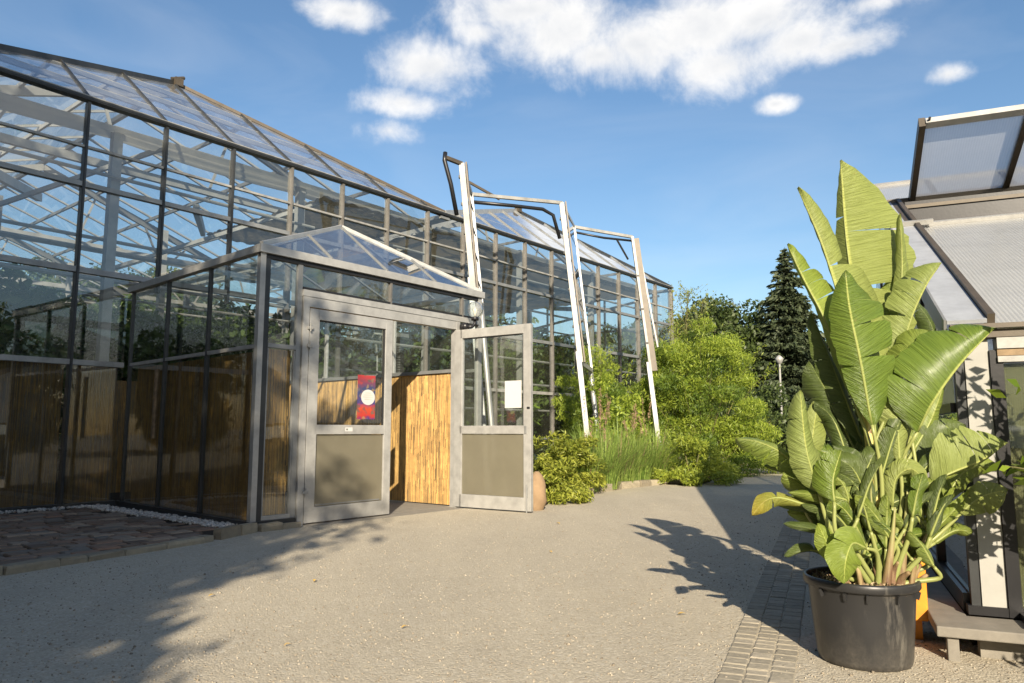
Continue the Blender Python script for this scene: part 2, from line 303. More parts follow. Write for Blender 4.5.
PETIOLE = leaf_mat('petiole', (.16,.19,.055), (.28,.30,.10), .0, None, .4, 6)
def sheath():
    x = M_('dry_sheath'); n = x.noise(1, 4, .6, x.co('Object', (34,34,5))); n2 = x.noise(9, 5, .6)
    x.col(x.mix(x.ramp(n2, [(.4,(0,0,0)),(.62,(.9,.9,.9))]), x.ramp(n, [(.3,(.11,.06,.025)),(.5,(.24,.17,.075)),(.7,(.34,.28,.14))]), x.ramp(n, [(.35,(.09,.04,.022)),(.65,(.25,.15,.09))])), .75); x.bump(n, .5, .01); return x.m
SHEATH = sheath()
def stemyellow():
    x = M_('yellow_sheath'); n = x.noise(1, 4, .6, x.co('Object', (26,26,4))); sp_ = x.noise(38, 3, .6, x.co('Object', (1,1,.45)))
    c = x.ramp(n, [(.3,(.36,.30,.08)),(.6,(.55,.46,.15)),(.8,(.62,.53,.22))]); x.col(x.mix(x.ramp(sp_, [(.62,(0,0,0)),(.68,(.9,.9,.9))]), c, (.13,.06,.03,1)), .5); return x.m
YSTEM = stemyellow()
def plain(name, c, rough=.5, metal=0, sc=8, var=.15):
    x = M_(name); n = x.noise(sc, 4, .6); x.col(x.ramp(n, [(.3,tuple(v*(1-var) for v in c)),(.7,tuple(min(1,v*(1+var)) for v in c))]), rough, metal); return x.m
def potmat():
    x = M_('black_plastic_pot'); n = x.noise(1, 6, .7, x.co('Object', (5,5,1.6))); n2 = x.noise(60, 3); z = x.node('ShaderNodeSeparateXYZ', {0: x.tc.outputs['Object']})
    d = x.math('ADD', x.math('MULTIPLY', z.outputs[2], -1.6), n); c = x.mix(x.ramp(d, [(.18,(0,0,0)),(.62,(.75,.75,.75))]), (.022,.022,.023,1), x.ramp(n2, [(.3,(.05,.047,.042)),(.7,(.11,.10,.085))]))
    sc_ = x.ramp(x.noise(1, 6, .75, x.co('Object', (13,13,2.2))), [(.56,(0,0,0)),(.70,(.6,.6,.6))]); c = x.mix(sc_, c, (.15,.14,.12,1))
    x.col(c, .38, 0, .5); x.bump(n2, .06, .003); return x.m
POT = potmat()
PAPER = plain('white_paper', (.5,.49,.47), .7, 0, 20, .02); ORANGE = plain('orange_plastic', (.66,.24,.015), .5, 0, 12, .15)
DRAWN = leaf_mat('drawn_shade_fabric', (.20,.17,.11), (.30,.26,.18), .25, (.3,.25,.17), .9, .8, .1)
FABRIC = leaf_mat('shade_fabric', (.42,.40,.34), (.58,.56,.50), .4, (.6,.58,.52), .9, 1.2, .1)
WOOD = plain('wooden_beam', (.20,.14,.08), .8, 0, 14, .4); CLEAR = glass_mat('lamp_glass', (.86,.88,.88), 3.2, .0, .22, (.6,.6,.58))
BULB = plain('lamp_bulb', (.85,.8,.65), .3); BOULDER = island_mat('boulder', [(0,(.27,.19,.115)),(1,(.29,.2,.12))], .9, 6, .5)
LAWN = leaf_mat('lawn_grass', (.03,.05,.015), (.07,.10,.03), .1, None, .9, .8)
# ------------------------------------------------------------ setting: ground, paving, setts, bed
UA = R(38.832); UX, UY = math.sin(UA), math.cos(UA)
P0 = (-6.224, 10.431); GR = R(90 - 38.832)
def W(u_, v_, z=0): return Vector((P0[0] + u_*UX + v_*UY, P0[1] + u_*UY - v_*UX, z))
def sheet(name, poly, z, m, kind='structure'):
    o = MB().quad(*[(x, y, z) for x, y in poly]).build(name, m); return tag(o, kind=kind)
sheet('ground', [(-300,-300),(300,-300),(300,400),(-300,400)], 0, GRAVEL)
sheet('lawn', [(14,27),(120,10),(160,200),(-80,200),(-60,60),(9,34)], .004, LAWN)
bed = [tuple(W(5.6,.35)[:2]), (.42,10.75), (.62,11.75), (1.05,12.85), (2.05,14.5), (3.1,15.55), (3.75,15.2), (4.35,16.4), (5.4,19), (7.4,24), tuple(W(18.9,.05)[:2])]
sheet('soil', bed, .03, SOIL)
# paved corner: split stone pavers, bedded slightly uneven
mb = MB(); y = -.02; row = 0
def inside_pav(px, py):        # world test: kerb line on the camera side, walls behind
    a = W(-9, 0); 
    def side(p, q): return (q[0]-p[0])*(py-p[1]) - (q[1]-p[1])*(px-p[0])
    return side((-3.94,5.869), (-3.05,7.62)) > .0 if py < 7.62 else side((-3.05,7.62), (-2.86,8.25)) > 0
v_ = .30
while v_ < 6.5:
    h = random.choice((.15,.17,.2)); u_ = -7.5 + random.uniform(0,.2)
    while u_ < .30:
        w = random.choice((.17,.22,.27,.32)); c = W(u_ + w/2, v_ + h/2)
        lim = .30 if v_ < 3.6 else .1
        if u_ + w < lim and inside_pav(c.x, c.y) and inside_pav(*W(u_+w, v_+h)[:2]) and inside_pav(*W(u_, v_+h)[:2]):
            g = .012; z = .050 + random.uniform(-.006,.006); t = [random.uniform(-.004,.004) for _ in range(4)]
            cs = [(u_+g, v_+g), (u_+w-g, v_+g), (u_+w-g, v_+h-g), (u_+g, v_+h-g)]; cs = [(a+random.uniform(-.008,.008), b+random.uniform(-.008,.008)) for a, b in cs]
            top = [W(a, b, z+t[i]) for i, (a, b) in enumerate(cs)]; ce = sum(top, Vector())/4; top_in = [p.lerp(ce, .07) + Vector((0,0,.0)) for p in top]; mid = [p - Vector((0,0,.012)) for p in top]; bot = [Vector((p.x,p.y,.0)) for p in top]
            mb.add(top_in + mid + bot, [(3,2,1,0)] + [(i,(i+1)%4,4+(i+1)%4,4+i) for i in range(4)] + [(4+i,4+(i+1)%4,8+(i+1)%4,8+i) for i in range(4)])
        u_ += w
    v_ += h
tag(mb.build('paving', PAVER), kind='structure')
sheet('paving_bed', [tuple(W(-8,.02)[:2]), tuple(W(.48,.02)[:2]), tuple(W(.48,3.84)[:2]), (-2.87,8.2), (-3.06,7.62), (-3.97,5.83), (-5.8,2.3)], .034, SOIL)
# kerbs: rough stones end to end
def kerb_run(mb, pts, w, h, lmin, lmax, z0=-.03):
    pts = [Vector((*p, 0)) for p in pts]; segs = list(zip(pts[:-1], pts[1:]))
    for a, b in segs:
        L = (b-a).length; d = (b-a)/L; n = Vector((-d.y, d.x, 0)); s = 0
        while s < L - .05:
            l = min(random.uniform(lmin, lmax), L - s)
            hh = h + random.uniform(-.012,.012); ww = w*random.uniform(.88,1.1); off = random.uniform(-.012,.012)
            vs = []
            for zz, sh in ((z0,1),(hh*.65,1),(hh,.86)):
                for q, r_ in ((s+.006,-.5),(s+l-.006,-.5),(s+l-.006,.5),(s+.006,.5)):
                    cs = s+l/2; p = a + d*(cs+(q-cs)*(1 if sh == 1 else .95)) + n*(r_*ww*sh+off); vs.append(p + Vector((random.uniform(-.006,.006), random.uniform(-.006,.006), zz+random.uniform(-.005,.005))))
            mb.add(vs, [(8,9,10,11)] + [(k+i,k+(i+1)%4,k+4+(i+1)%4,k+4+i) for k in (0,4) for i in range(4)]); s += l
mb = MB(); kerb_run(mb, [(-5.6,2.6),(-3.94,5.869),(-3.04,7.64)], .13, .06, .22, .5); kerb_run(mb, [(-3.0,7.72),(-2.84,8.33)], .10, .10, .25, .35)
kerb_run(mb, [tuple(W(.52,3.98)[:2]), tuple(W(1.05,3.98)[:2])], .1, .07, .25, .3)
tag(mb.build('paving_kerb', KERB), kind='structure')
mb = MB(); kerb_run(mb, [(.95,12.7),(2.05,14.45),(2.75,15.3),(3.2,15.65)], .17, .12, .35, .8)
tag(mb.build('bed_kerb', KERB), kind='structure')
# gutter of granite setts along the path
mb = MB(); ga = R(22.73); d = Vector((math.sin(ga), math.cos(ga), 0)); n = Vector((math.cos(ga), -math.sin(ga), 0)); o0 = Vector((.893,3.41,0)) - d*2.6
for c_, (w, lo, hi) in enumerate(((.105,.06,.10),(.10,.06,.10),(.105,.07,.11))):
    s = 0; off = sum((.105,.10,.095,.105)[:c_]) + c_*.006
    while s < 30:
        l = random.uniform(lo, hi); z = .0065 + random.uniform(-.0025,.0025); vs = []
        for zz, e in ((-.01,0),(z-.004,0),(z,.006)):
            for a, b in ((s+.003+e, off+e),(s+l-.003-e, off+e),(s+l-.003-e, off+w-e),(s+.003+e, off+w-e)):
                p = o0 + d*a + n*b; vs.append(p + Vector((random.uniform(-.004,.004), random.uniform(-.004,.004), zz)))
        mb.add(vs, [(8,11,10,9)] + [(k+i,k+4+i,k+4+(i+1)%4,k+(i+1)%4) for k in (0,4) for i in range(4)]); s += l
tag(mb.build('gutter', SETT), kind='structure')
# white pebble strip along the glass walls (one mass of pebbles)
bm = bmesh.new(); bmesh.ops.create_icosphere(bm, subdivisions=1, radius=1); iv = np.array([v.co[:] for v in bm.verts]); if_ = np.array([[v.index for v in f.verts] for f in bm.faces]); bm.free()
Vs, Fs = [], []; k = 0
for i in range(2600):
    if i < 1250: a, b = random.uniform(-6.5,.3), random.uniform(.06,.27)
    else: a, b = random.uniform(.22,.46), random.uniform(.1,3.78)
    if i >= 1250: a = .47 - random.random()**.8*.27
    s = random.uniform(.010,.024); S = np.diag([s*random.uniform(.8,1.4), s*random.uniform(.7,1.1), s*random.uniform(.55,.85)])
    q = np.array(Matrix.Rotation(random.uniform(0,6.28),3,'Z') @ Matrix.Rotation(random.uniform(-.5,.5),3,'X'))
    Vs.append(iv @ S @ q.T + np.array(W(a, b, .046 + random.random()*.02))); Fs.append(if_ + k); k += len(iv)
tag(np_mesh('gravel', np.vstack(Vs), np.vstack(Fs), PEBBLE, smooth=True), kind='stuff')
# loose grit on the open ground so the surface is not a flat sheet up close
Vs, Fs = [], []; k = 0
bm = bmesh.new(); bmesh.ops.create_cube(bm, size=1); iv2 = np.array([v.co[:] for v in bm.verts]); if2 = np.array([[v.index for v in f.verts] for f in bm.faces]); bm.free()
for i in range(15000):
    yy = 2.6 + 9*random.random()**1.7; xx = random.uniform(-.75,.75)*yy
    if W(0,0).y and (yy > 6.5 and xx < -2.2): continue
    s = random.uniform(.003,.0075) if random.random() < .96 else random.uniform(.008,.012)
    q = np.array(Matrix.Rotation(random.uniform(0,6.28),3,'Z') @ Matrix.Rotation(random.uniform(-1,1),3,'X'))
    Vs.append((iv2 * rng.uniform(.6,1.3,(8,1)) * s) @ q.T + np.array((xx, yy, s*.25))); Fs.append(if2 + k); k += 8
GRIT = island_mat('loose_grit', [(0,(.20,.17,.13)),(.6,(.38,.335,.265)),(1,(.42,.385,.32))], .9, 60, .2)
tag(np_mesh('grit', np.vstack(Vs), np.vstack(Fs), GRIT), kind='stuff')

def reed_mat(a, b, parent, dark_reeds=False):            # upright reeds, each in several lengths, bound by wires
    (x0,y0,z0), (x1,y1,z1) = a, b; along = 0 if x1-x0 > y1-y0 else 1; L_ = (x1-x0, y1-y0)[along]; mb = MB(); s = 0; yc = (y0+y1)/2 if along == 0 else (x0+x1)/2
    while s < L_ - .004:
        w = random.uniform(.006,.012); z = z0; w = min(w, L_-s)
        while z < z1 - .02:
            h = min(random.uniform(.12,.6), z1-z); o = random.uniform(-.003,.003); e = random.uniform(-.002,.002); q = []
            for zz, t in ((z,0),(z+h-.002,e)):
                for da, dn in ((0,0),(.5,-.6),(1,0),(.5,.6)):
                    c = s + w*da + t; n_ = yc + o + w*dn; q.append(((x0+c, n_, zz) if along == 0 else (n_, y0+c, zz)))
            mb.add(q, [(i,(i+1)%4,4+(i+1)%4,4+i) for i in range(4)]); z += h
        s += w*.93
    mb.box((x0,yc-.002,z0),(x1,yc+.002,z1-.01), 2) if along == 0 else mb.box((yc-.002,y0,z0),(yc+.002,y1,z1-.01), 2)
    return mb.build('reed_mat', [DARKREEDS if dark_reeds else REEDS, BROWN, BROWN], parent)
# ------------------------------------------------------------ main greenhouse (local x along the facade, y into the building)
gh = empty('greenhouse', (*P0, 0), GR, 'long glass greenhouse with hipped glass roofs and reed mats behind its lower panes', 'greenhouse')
EZ, DEP = 5.95, 18.0; STEP = 1.165; U0 = -.03
us = [U0 + STEP*i for i in range(-11, 17)]; UEND = us[-1]; UBEG = us[0]
PORL, PORR = .50, 4.29; PORB = .72
spans = [(-13.04,-2.77), (-2.77,7.5), (7.5,UEND)]
ZT = [.10, 2.07, 3.40, 4.66, 5.23, EZ]
mull = {}
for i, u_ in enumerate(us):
    m_ = ALUD if i - 11 <= 2 else MULL  # dark metal on the left mullions stands for the tree shade there
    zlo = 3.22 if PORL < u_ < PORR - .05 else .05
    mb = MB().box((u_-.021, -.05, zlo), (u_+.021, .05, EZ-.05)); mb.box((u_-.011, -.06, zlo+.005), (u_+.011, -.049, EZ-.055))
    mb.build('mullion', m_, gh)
for z, h, dth, m_ in ((2.07,.075,.046,ALUW),(3.40,.08,.043,GALV),(4.66,.07,.044,GALV),(5.23,.035,.03,ALUW)):
    for a, b in (((UBEG,PORB-.03),(PORR+.03,UEND)) if z < 3.2 else ((UBEG,UEND),)): MB().box((a, -dth, z-h/2), (b, dth, z+h/2)).build('transom', m_, gh)
mb = MB().box((UBEG,-.06,EZ-.02),(UEND+.05,.09,EZ+.012)); mb.box((UBEG,-.07,EZ-.002),(UEND+.05,-.061,EZ+.025)); mb.build('eave_beam', ALUD, gh)
MB().box((UBEG,-.075,EZ+.028),(UEND+.05,.05,EZ+.042)).build('eave_capping', ALUW, gh)
mb = MB().box((UBEG,-.07,-.05),(PORB-.02,.08,.098)); mb.box((PORR+.02,-.07,-.05),(UEND,.08,.098)); mb.build('plinth', ALUD, gh)
for i, (a, b) in enumerate(zip(us[:-1], us[1:])):
    if b < -8: continue
    mb = MB(); y_ = .012
    for z0, z1 in zip(ZT[:-1], ZT[1:]):
        if z1 < 3.5 and b > PORL+.2 and a < PORR-.2:
            if not (a < PORL or b > PORR): continue
        lo, hi = a, b
        if z1 < 3.5 and a < PORB < b: hi = PORB
        if z1 < 3.5 and a < PORR < b: lo = PORR
        j = [random.uniform(-.0035,.0035) for _ in range(4)]
        mb.quad((lo+.01,y_+j[0],z0),(hi-.01,y_+j[1],z0),(hi-.01,y_+j[2],z1),(lo+.01,y_+j[3],z1))
    if mb.f: mb.build('glass_panel', GLASS, gh)
# roofs: three hipped spans
AP_Y = 2.33; AZ_ = 7.77
def roof_pt(l, r, u_, y_):                      # height of the span at (u, y)
    m = (l+r)/2; f = min(1-abs(u_-m)/((r-l)/2), y_/AP_Y); return EZ + (AZ_-EZ)*max(0, min(1, f))
for si, (l, r) in enumerate(spans):
    m = (l+r)/2; zo = .045
    ap, bk = (m, AP_Y, AZ_+zo), (m, DEP, AZ_+zo)
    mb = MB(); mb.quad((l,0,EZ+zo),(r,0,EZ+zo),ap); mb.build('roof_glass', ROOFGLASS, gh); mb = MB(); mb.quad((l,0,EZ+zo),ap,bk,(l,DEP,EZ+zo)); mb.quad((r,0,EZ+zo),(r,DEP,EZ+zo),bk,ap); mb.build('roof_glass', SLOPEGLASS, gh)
    for u_ in us:
        if l+.2 < u_ < r-.2 and u_ > -5:
            f = 1-abs(u_-m)/((r-l)/2); MB().beam((u_,.02,EZ+zo+.015),(u_,AP_Y*f,EZ+(AZ_-EZ)*f+zo+.015),.028,.05).build('hip_bar', ALUD if si < 2 else GALV, gh)
    mb = MB(); y_ = 1.0
    while y_ < DEP:
        f = min(1, y_/AP_Y)
        for e in (l, r):
            top = (e+(m-e)*f, y_, EZ+(AZ_-EZ)*f+zo+.01); mb.beam((e, y_, EZ+zo+.01), top, .04, .05)
        y_ += 1.1
    mb.build('slope_bars', WSTEEL, gh)
    mb = MB().beam((l,0,EZ+zo+.02),(ap[0],ap[1],ap[2]+.02),.07,.09); mb.build('hip_ridge', ALUD if si < 2 else ALU, gh)
    mb = MB().beam((r,0,EZ+zo+.02),(ap[0],ap[1],ap[2]+.02),.05,.06); mb.build('hip_ridge', BROWN if si < 2 else ALUD, gh)
    mb = MB().beam(ap, bk, .08, .10); mb.build('ridge_beam', ALUD, gh)
    mb = MB().tube([(m-.12,AP_Y-.05,AZ_+.10),(m+.02,AP_Y-.05,AZ_+.16),(m+.14,AP_Y-.02,AZ_+.22)], .035, 8); mb.box((m-.08,AP_Y-.14,AZ_-.02),(m+.08,AP_Y+.02,AZ_+.14)); mb.build('ridge_cap', BROWN, gh)
    # trusses across the span
    for y_ in (AP_Y+.15, 9.0, 15.5):
        mb = MB(); A_, B_, C_ = (l+.05,y_,EZ-.06), (r-.05,y_,EZ-.06), (m,y_,AZ_-.10)
        mb.beam(A_,B_,.09,.14); mb.beam(A_,C_,.08,.16); mb.beam(B_,C_,.08,.16)
        for k_ in range(1, 4):
            f = k_/4
            for e in (A_, B_):
                p = Vector(e).lerp(Vector(C_), f); q = Vector((p.x + (m-e[0])/12*(1 if k_ % 2 else -1), y_, EZ-.06)); mb.beam(p, q, .045, .045)
        mb.build('truss', WSTEEL, gh)
    mb = MB()
    for f in (.25,.5,.75):
        for e in (l, r):
            x_ = e+(m-e)*f; z_ = EZ+(AZ_-EZ)*f-.01; mb.beam((x_, AP_Y*f, z_), (x_, DEP, z_), .05, .08)
        a_, b_ = l+(m-l)*f, r-(r-m)*f; mb.beam((a_, AP_Y*f, EZ+(AZ_-EZ)*f-.01), (b_, AP_Y*f, EZ+(AZ_-EZ)*f-.01), .05, .08)
    mb.build('purlins', WSTEEL, gh)
    MB().box((r-.14,-.02,EZ-.10),(r+.14,DEP,EZ-.04)).build('valley_gutter', GALV, gh)
    # gathered thermal screens slung under the trusses
    for y_, wv, zz in ((.62,.6,5.80),):
        nx, ny = 40, 9; V, F = [], []
        for i in range(nx+1):
            for j in range(ny+1):
                x_ = l+.25+(r-l-.5)*i/nx; q = j/ny; V.append((x_, y_-wv/2+wv*q, zz + .03*math.sin(q*15+x_*.4) - .06*abs(math.sin((x_-l)*math.pi/3.43))*q))
        F = [(i*(ny+1)+j, (i+1)*(ny+1)+j, (i+1)*(ny+1)+j+1, i*(ny+1)+j+1) for i in range(nx) for j in range(ny)]
        np_mesh('thermal_screen', V, F, FABRIC, gh, smooth=True)
for l_, r_, d_ in ((4.6,7.3,4.6),(7.7,UEND-.3,9.0)):       # shade cloth drawn under the trusses over the right-hand half
    nx, ny = 30, 60; V = []
    for i in range(nx+1):
        for j in range(ny+1): V.append((l_+(r_-l_)*i/nx, .55+d_*j/ny, 5.78 - .05*abs(math.sin(j*math.pi*.35)) + .02*math.sin(i*1.7+j)))
    np_mesh('drawn_screen', V, [(i*(ny+1)+j, (i+1)*(ny+1)+j, (i+1)*(ny+1)+j+1, i*(ny+1)+j+1) for i in range(nx) for j in range(ny)], DRAWN, gh, smooth=True)
for u_ in (-9.6,-6.2,-2.77,.62,4.05,7.5,10.95,14.4,UEND-.15):
    for y_ in (.55,6.0,11.5,17.0):
        if y_ > 1 and u_ < -7: continue
        MB().box((u_-.07,y_-.07,0),(u_+.07,y_+.07,EZ-.07)).build('column', WSTEEL, gh)
mb = MB()
for z, y_ in ((5.05,.35),(4.3,.5),(2.92,.3),(2.3,.32),(1.63,.32),(.9,.32)): mb.tube([(PORR+.3,y_,z),(UEND-.1,y_,z)], .03, 6)
for z, y_ in ((5.02,.4),(4.1,.8),(3.95,.9),(3.55,1.3)): mb.tube([(UBEG,y_,z),(PORR,y_,z)], .03, 6)
for y_ in (3.0,5.5,9.0,13.0):
    for z in (4.4,4.0): mb.tube([(UBEG,y_,z),(UEND-.1,y_,z)], .03, 6)
mb.build('heating_pipes', WSTEEL, gh)
mb = MB()
for e in (-8.5,-5,-1.5,2,5.5,9,12.5,16): mb.beam((e,.6,4.9),(e+2.6,5.2,5.8),.10,.16); mb.beam((e+2.9,.6,5.8),(e+.6,5.2,4.6),.05,.08)
mb.build('braces', WSTEEL, gh)
# far walls
mb = MB(); mg = MB()
for i in range(20):
    x_ = UBEG + (UEND-UBEG)*i/19; mb.box((x_-.04,DEP-.05,0),(x_+.04,DEP+.05,EZ))
for z in (2.0,4.0,EZ-.05): mb.box((UBEG,DEP-.04,z-.05),(UEND,DEP+.04,z+.05))
for i in range(15):
    y_ = DEP*i/14; mb.box((UEND-.03,y_+.06,0),(UEND+.03,y_+.12,EZ)); mb.box((UBEG-.03,y_+.06,0),(UBEG+.03,y_+.12,EZ))
for z in (2.07,3.4,4.66,EZ-.06): mb.box((UEND-.025,.1,z-.04),(UEND+.028,DEP-.1,z+.04))
mb.build('rear_frame', GALV, gh)
mg.quad((UBEG,DEP,0),(UEND,DEP,0),(UEND,DEP,EZ),(UBEG,DEP,EZ)); mg.quad((UEND,0.05,0.1),(UEND,DEP,.1),(UEND,DEP,EZ),(UEND,.05,EZ)); mg.quad((UBEG,0,0),(UBEG,DEP,0),(UBEG,DEP,EZ),(UBEG,0,EZ))
for l, r in spans: mg.quad((l,DEP,EZ),(r,DEP,EZ),((l+r)/2,DEP,AZ_))
mg.build('rear_glass', GLASS, gh)
MB().quad((UBEG,.1,.02),(UEND-.1,.1,.02),(UEND-.1,DEP,.02),(UBEG,DEP,.02)).build('soil_floor', SOIL, gh)
for a, b in ((UBEG,us[8]),(us[8],us[10]),(us[10],us[11]),(us[11],PORB-.02)):
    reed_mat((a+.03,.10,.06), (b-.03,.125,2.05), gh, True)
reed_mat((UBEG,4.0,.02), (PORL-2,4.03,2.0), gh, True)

# ------------------------------------------------------------ entrance porch (local y = into the building, front at 0)
po = empty('entrance_porch', W(PORL, 3.87), GR, 'low glazed porch with pyramid glass roof and double metal doors in front of the greenhouse', 'porch')
PW, PD, PZ = PORR-PORL, 3.80, 3.15
def SK(o): o.rotation_euler.z = -R(3.4); return o        # the left side wall runs slightly askew
def pan(name, p, q, m_): MB().box(p, q).build(name, m_, po)
for x_, m_ in ((0,ALU),): 
    pan('corner_post', (-.035,-.035,.05), (.035,.035,PZ), m_)
pan('corner_post', (PW-.04,-.035,0), (PW+.04,.04,PZ), ALU)
MB().box((-.06,-.07,PZ),(PW+.07,.03,PZ+.095)).build('gutter_beam', ALU, po); SK(MB().box((-.062,.033,PZ+.002),(.03,PD,PZ+.09)).build('gutter_beam', ALU, po)); MB().box((PW-.03,.033,PZ+.002),(PW+.07,PD,PZ+.09)).build('gutter_beam', ALU, po)
MB().box((-.035,-.03,PZ-.05),(PW,.025,PZ-.003)).build('gasket', RUBBER, po)
pan('plinth', (-.05,-.05,-.05), (.545,.04,.10), ALUD); SK(MB().box((-.05,.043,-.05),(.04,PD,.10)).build('plinth', ALUD, po)); MB().box((PW-.04,.043,-.05),(PW+.04,PD,.08)).build('plinth', ALUD, po)
# left side wall: three bays
ys = [.035, 1.25, 2.48, 3.70]
for y_ in ys[1:]: SK(MB().box((-.022,y_-.024,.102),(.022,y_+.024,PZ)).build('mullion', ALUD, po))  # dark metal stands for the shade on this side wall
for a, b in zip(ys[:-1], ys[1:]):
    SK(MB().box((-.018,a+.026,2.045),(.018,b-.026,2.09)).build('transom', ALU, po))
    SK(MB().box((-.015,a+.026,.103),(.015,a+.045,2.04)).build('gasket', RUBBER, po))
    mb = MB()
    for z0, z1 in ((.1,2.07),(2.07,PZ)):
        j = [random.uniform(-.004,.004) for _ in range(4)]; mb.quad((j[0],a,z0),(j[1],b,z0),(j[2],b,z1),(j[3],a,z1))
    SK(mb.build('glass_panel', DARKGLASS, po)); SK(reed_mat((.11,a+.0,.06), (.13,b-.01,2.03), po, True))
# front left narrow bay
for x_ in (.075,.52): MB().box((x_-.035,-.025,.102),(x_+.03,.025,PZ-.052)).build('mullion', ALUD if x_ < .3 else GALV, po)
MB().box((.107,-.026,2.06),(.484,.026,2.11)).build('transom', GALV, po); MB().box((.107,-.02,.102),(.484,.02,.15)).build('transom', ALU, po)
MB().box((.107,-.018,.15),(.125,.018,2.05)).build('bead', GALV, po); MB().box((.465,-.018,.15),(.484,.018,2.05)).build('bead', GALV, po)
MB().quad((.1,0,.1),(.49,.003,.1),(.49,.0,PZ-.05),(.1,.004,PZ-.05)).build('glass_panel', GLASS, po); reed_mat((.09,.09,.06), (.50,.11,2.06), po)
# door frame and header
FX0, FX1 = .56, 3.32
MB().box((FX0,-.05,-.04),(FX0+.085,.06,2.72)).build('door_jamb', ALU, po); MB().box((FX1-.075,-.05,-.04),(FX1,.06,2.72)).build('door_jamb', ALU, po)
MB().box((FX0-.01,-.055,2.723),(PW-.045,.06,2.80)).build('door_header', ALU, po); MB().box((FX0+.086,-.045,2.60),(FX1-.076,.055,2.72)).build('door_header', ALU, po)
for a, b in ((.56,1.95),(1.99,3.38),(3.42,PW-.04)):
    MB().quad((a,0,2.80),(b,.004,2.80),(b,0,PZ-.05),(a,.003,PZ-.05)).build('glass_panel', GLASS, po)
for x_ in (1.97,3.40): MB().box((x_-.015,-.03,2.802),(x_+.015,.03,PZ-.052)).build('mullion', MULL, po)
MB().box((.56,-.028,2.802),(PW-.05,.028,2.835)).build('bead', RUBBER, po)
MB().quad((FX1,.0,.08),(PW-.04,.004,.08),(PW-.04,0,2.72),(FX1,.003,2.72)).build('glass_panel', GLASS, po); MB().box((FX1+.003,-.03,0),(PW-.043,.03,.08)).build('transom', ALU, po)
# right side wall and its reed mat
MB().box((PW-.03,1.9,.10),(PW+.03,1.97,PZ)).build('mullion', ALU, po); MB().box((PW-.025,PD-.06,.10),(PW+.025,PD,PZ)).build('mullion', ALU, po)
MB().quad((PW,.04,.08),(PW,PD,.08),(PW,PD,PZ),(PW,.04,PZ)).build('glass_panel', GLASS, po); MB().box((PW-.022,.045,2.0),(PW+.022,1.895,2.05)).build('transom', ALU, po)
reed_mat((FX1+.02,.12,.02), (FX1+.045,PD+1.3,1.97), po); MB().box((FX1-.01,.12,1.97),(FX1+.07,PD+1.3,2.02)).build('mat_rail', GALV, po)
MB().box((FX1-.09,PD+.9,.0),(FX1-.01,PD+.98,2.0)).build('mat_post', WOOD, po)
for i, y_ in enumerate((.5,1.6,2.7)): MB().box((.14,y_,1.0),(.17,y_+.05,1.95)).build('mat_post', WOOD, po)
# hipped roof with a short ridge running back to the facade
apx = (PW/2, 1.0, 4.05); rbk = (PW/2, PD, 4.05); ZE = PZ+.10; cs = [(-.03,-.03,ZE),(PW+.03,-.03,ZE),(PW+.03,PD,ZE),(.20,PD,ZE)]
mb = MB(); mb.quad(cs[0],cs[1],apx); mb.quad(cs[1],cs[2],rbk,apx); mb.quad(cs[3],cs[0],apx,rbk); mb.build('roof_glass', PORCHGLASS, po)
for c in cs[:2]: MB().beam(c, apx, .045, .055).build('hip_bar', ALU, po)
MB().beam(apx, rbk, .05, .06).build('ridge_beam', ALU, po)
for f in (.26,.5,.74):
    p = Vector(cs[0]).lerp(Vector(cs[1]), f); g_ = min(f,1-f)*2; q = Vector((p.x, -.03+1.03*g_, ZE+(4.05-ZE)*g_)); MB().beam(p, q, .025, .03).build('roof_bar', GALV, po)
for e, s0 in ((cs[0],cs[3]),(cs[1],cs[2])):
    for y_ in (1.0,2.0,3.0):
        k_ = (y_+.03)/(PD+.03); p = Vector(e).lerp(Vector(s0), k_); MB().beam(p, (PW/2,y_,4.05), .025, .03).build('roof_bar', GALV, po)
sl_ = MB(); sl_.box((.05,.13,-.045),(FX1,PD+3.5,.006)); sl_.build('floor_slab', CONC, po)
MB().box((FX0+.09,-.22,-.05),(FX1-.08,.128,.004)).build('threshold', CONC, po)
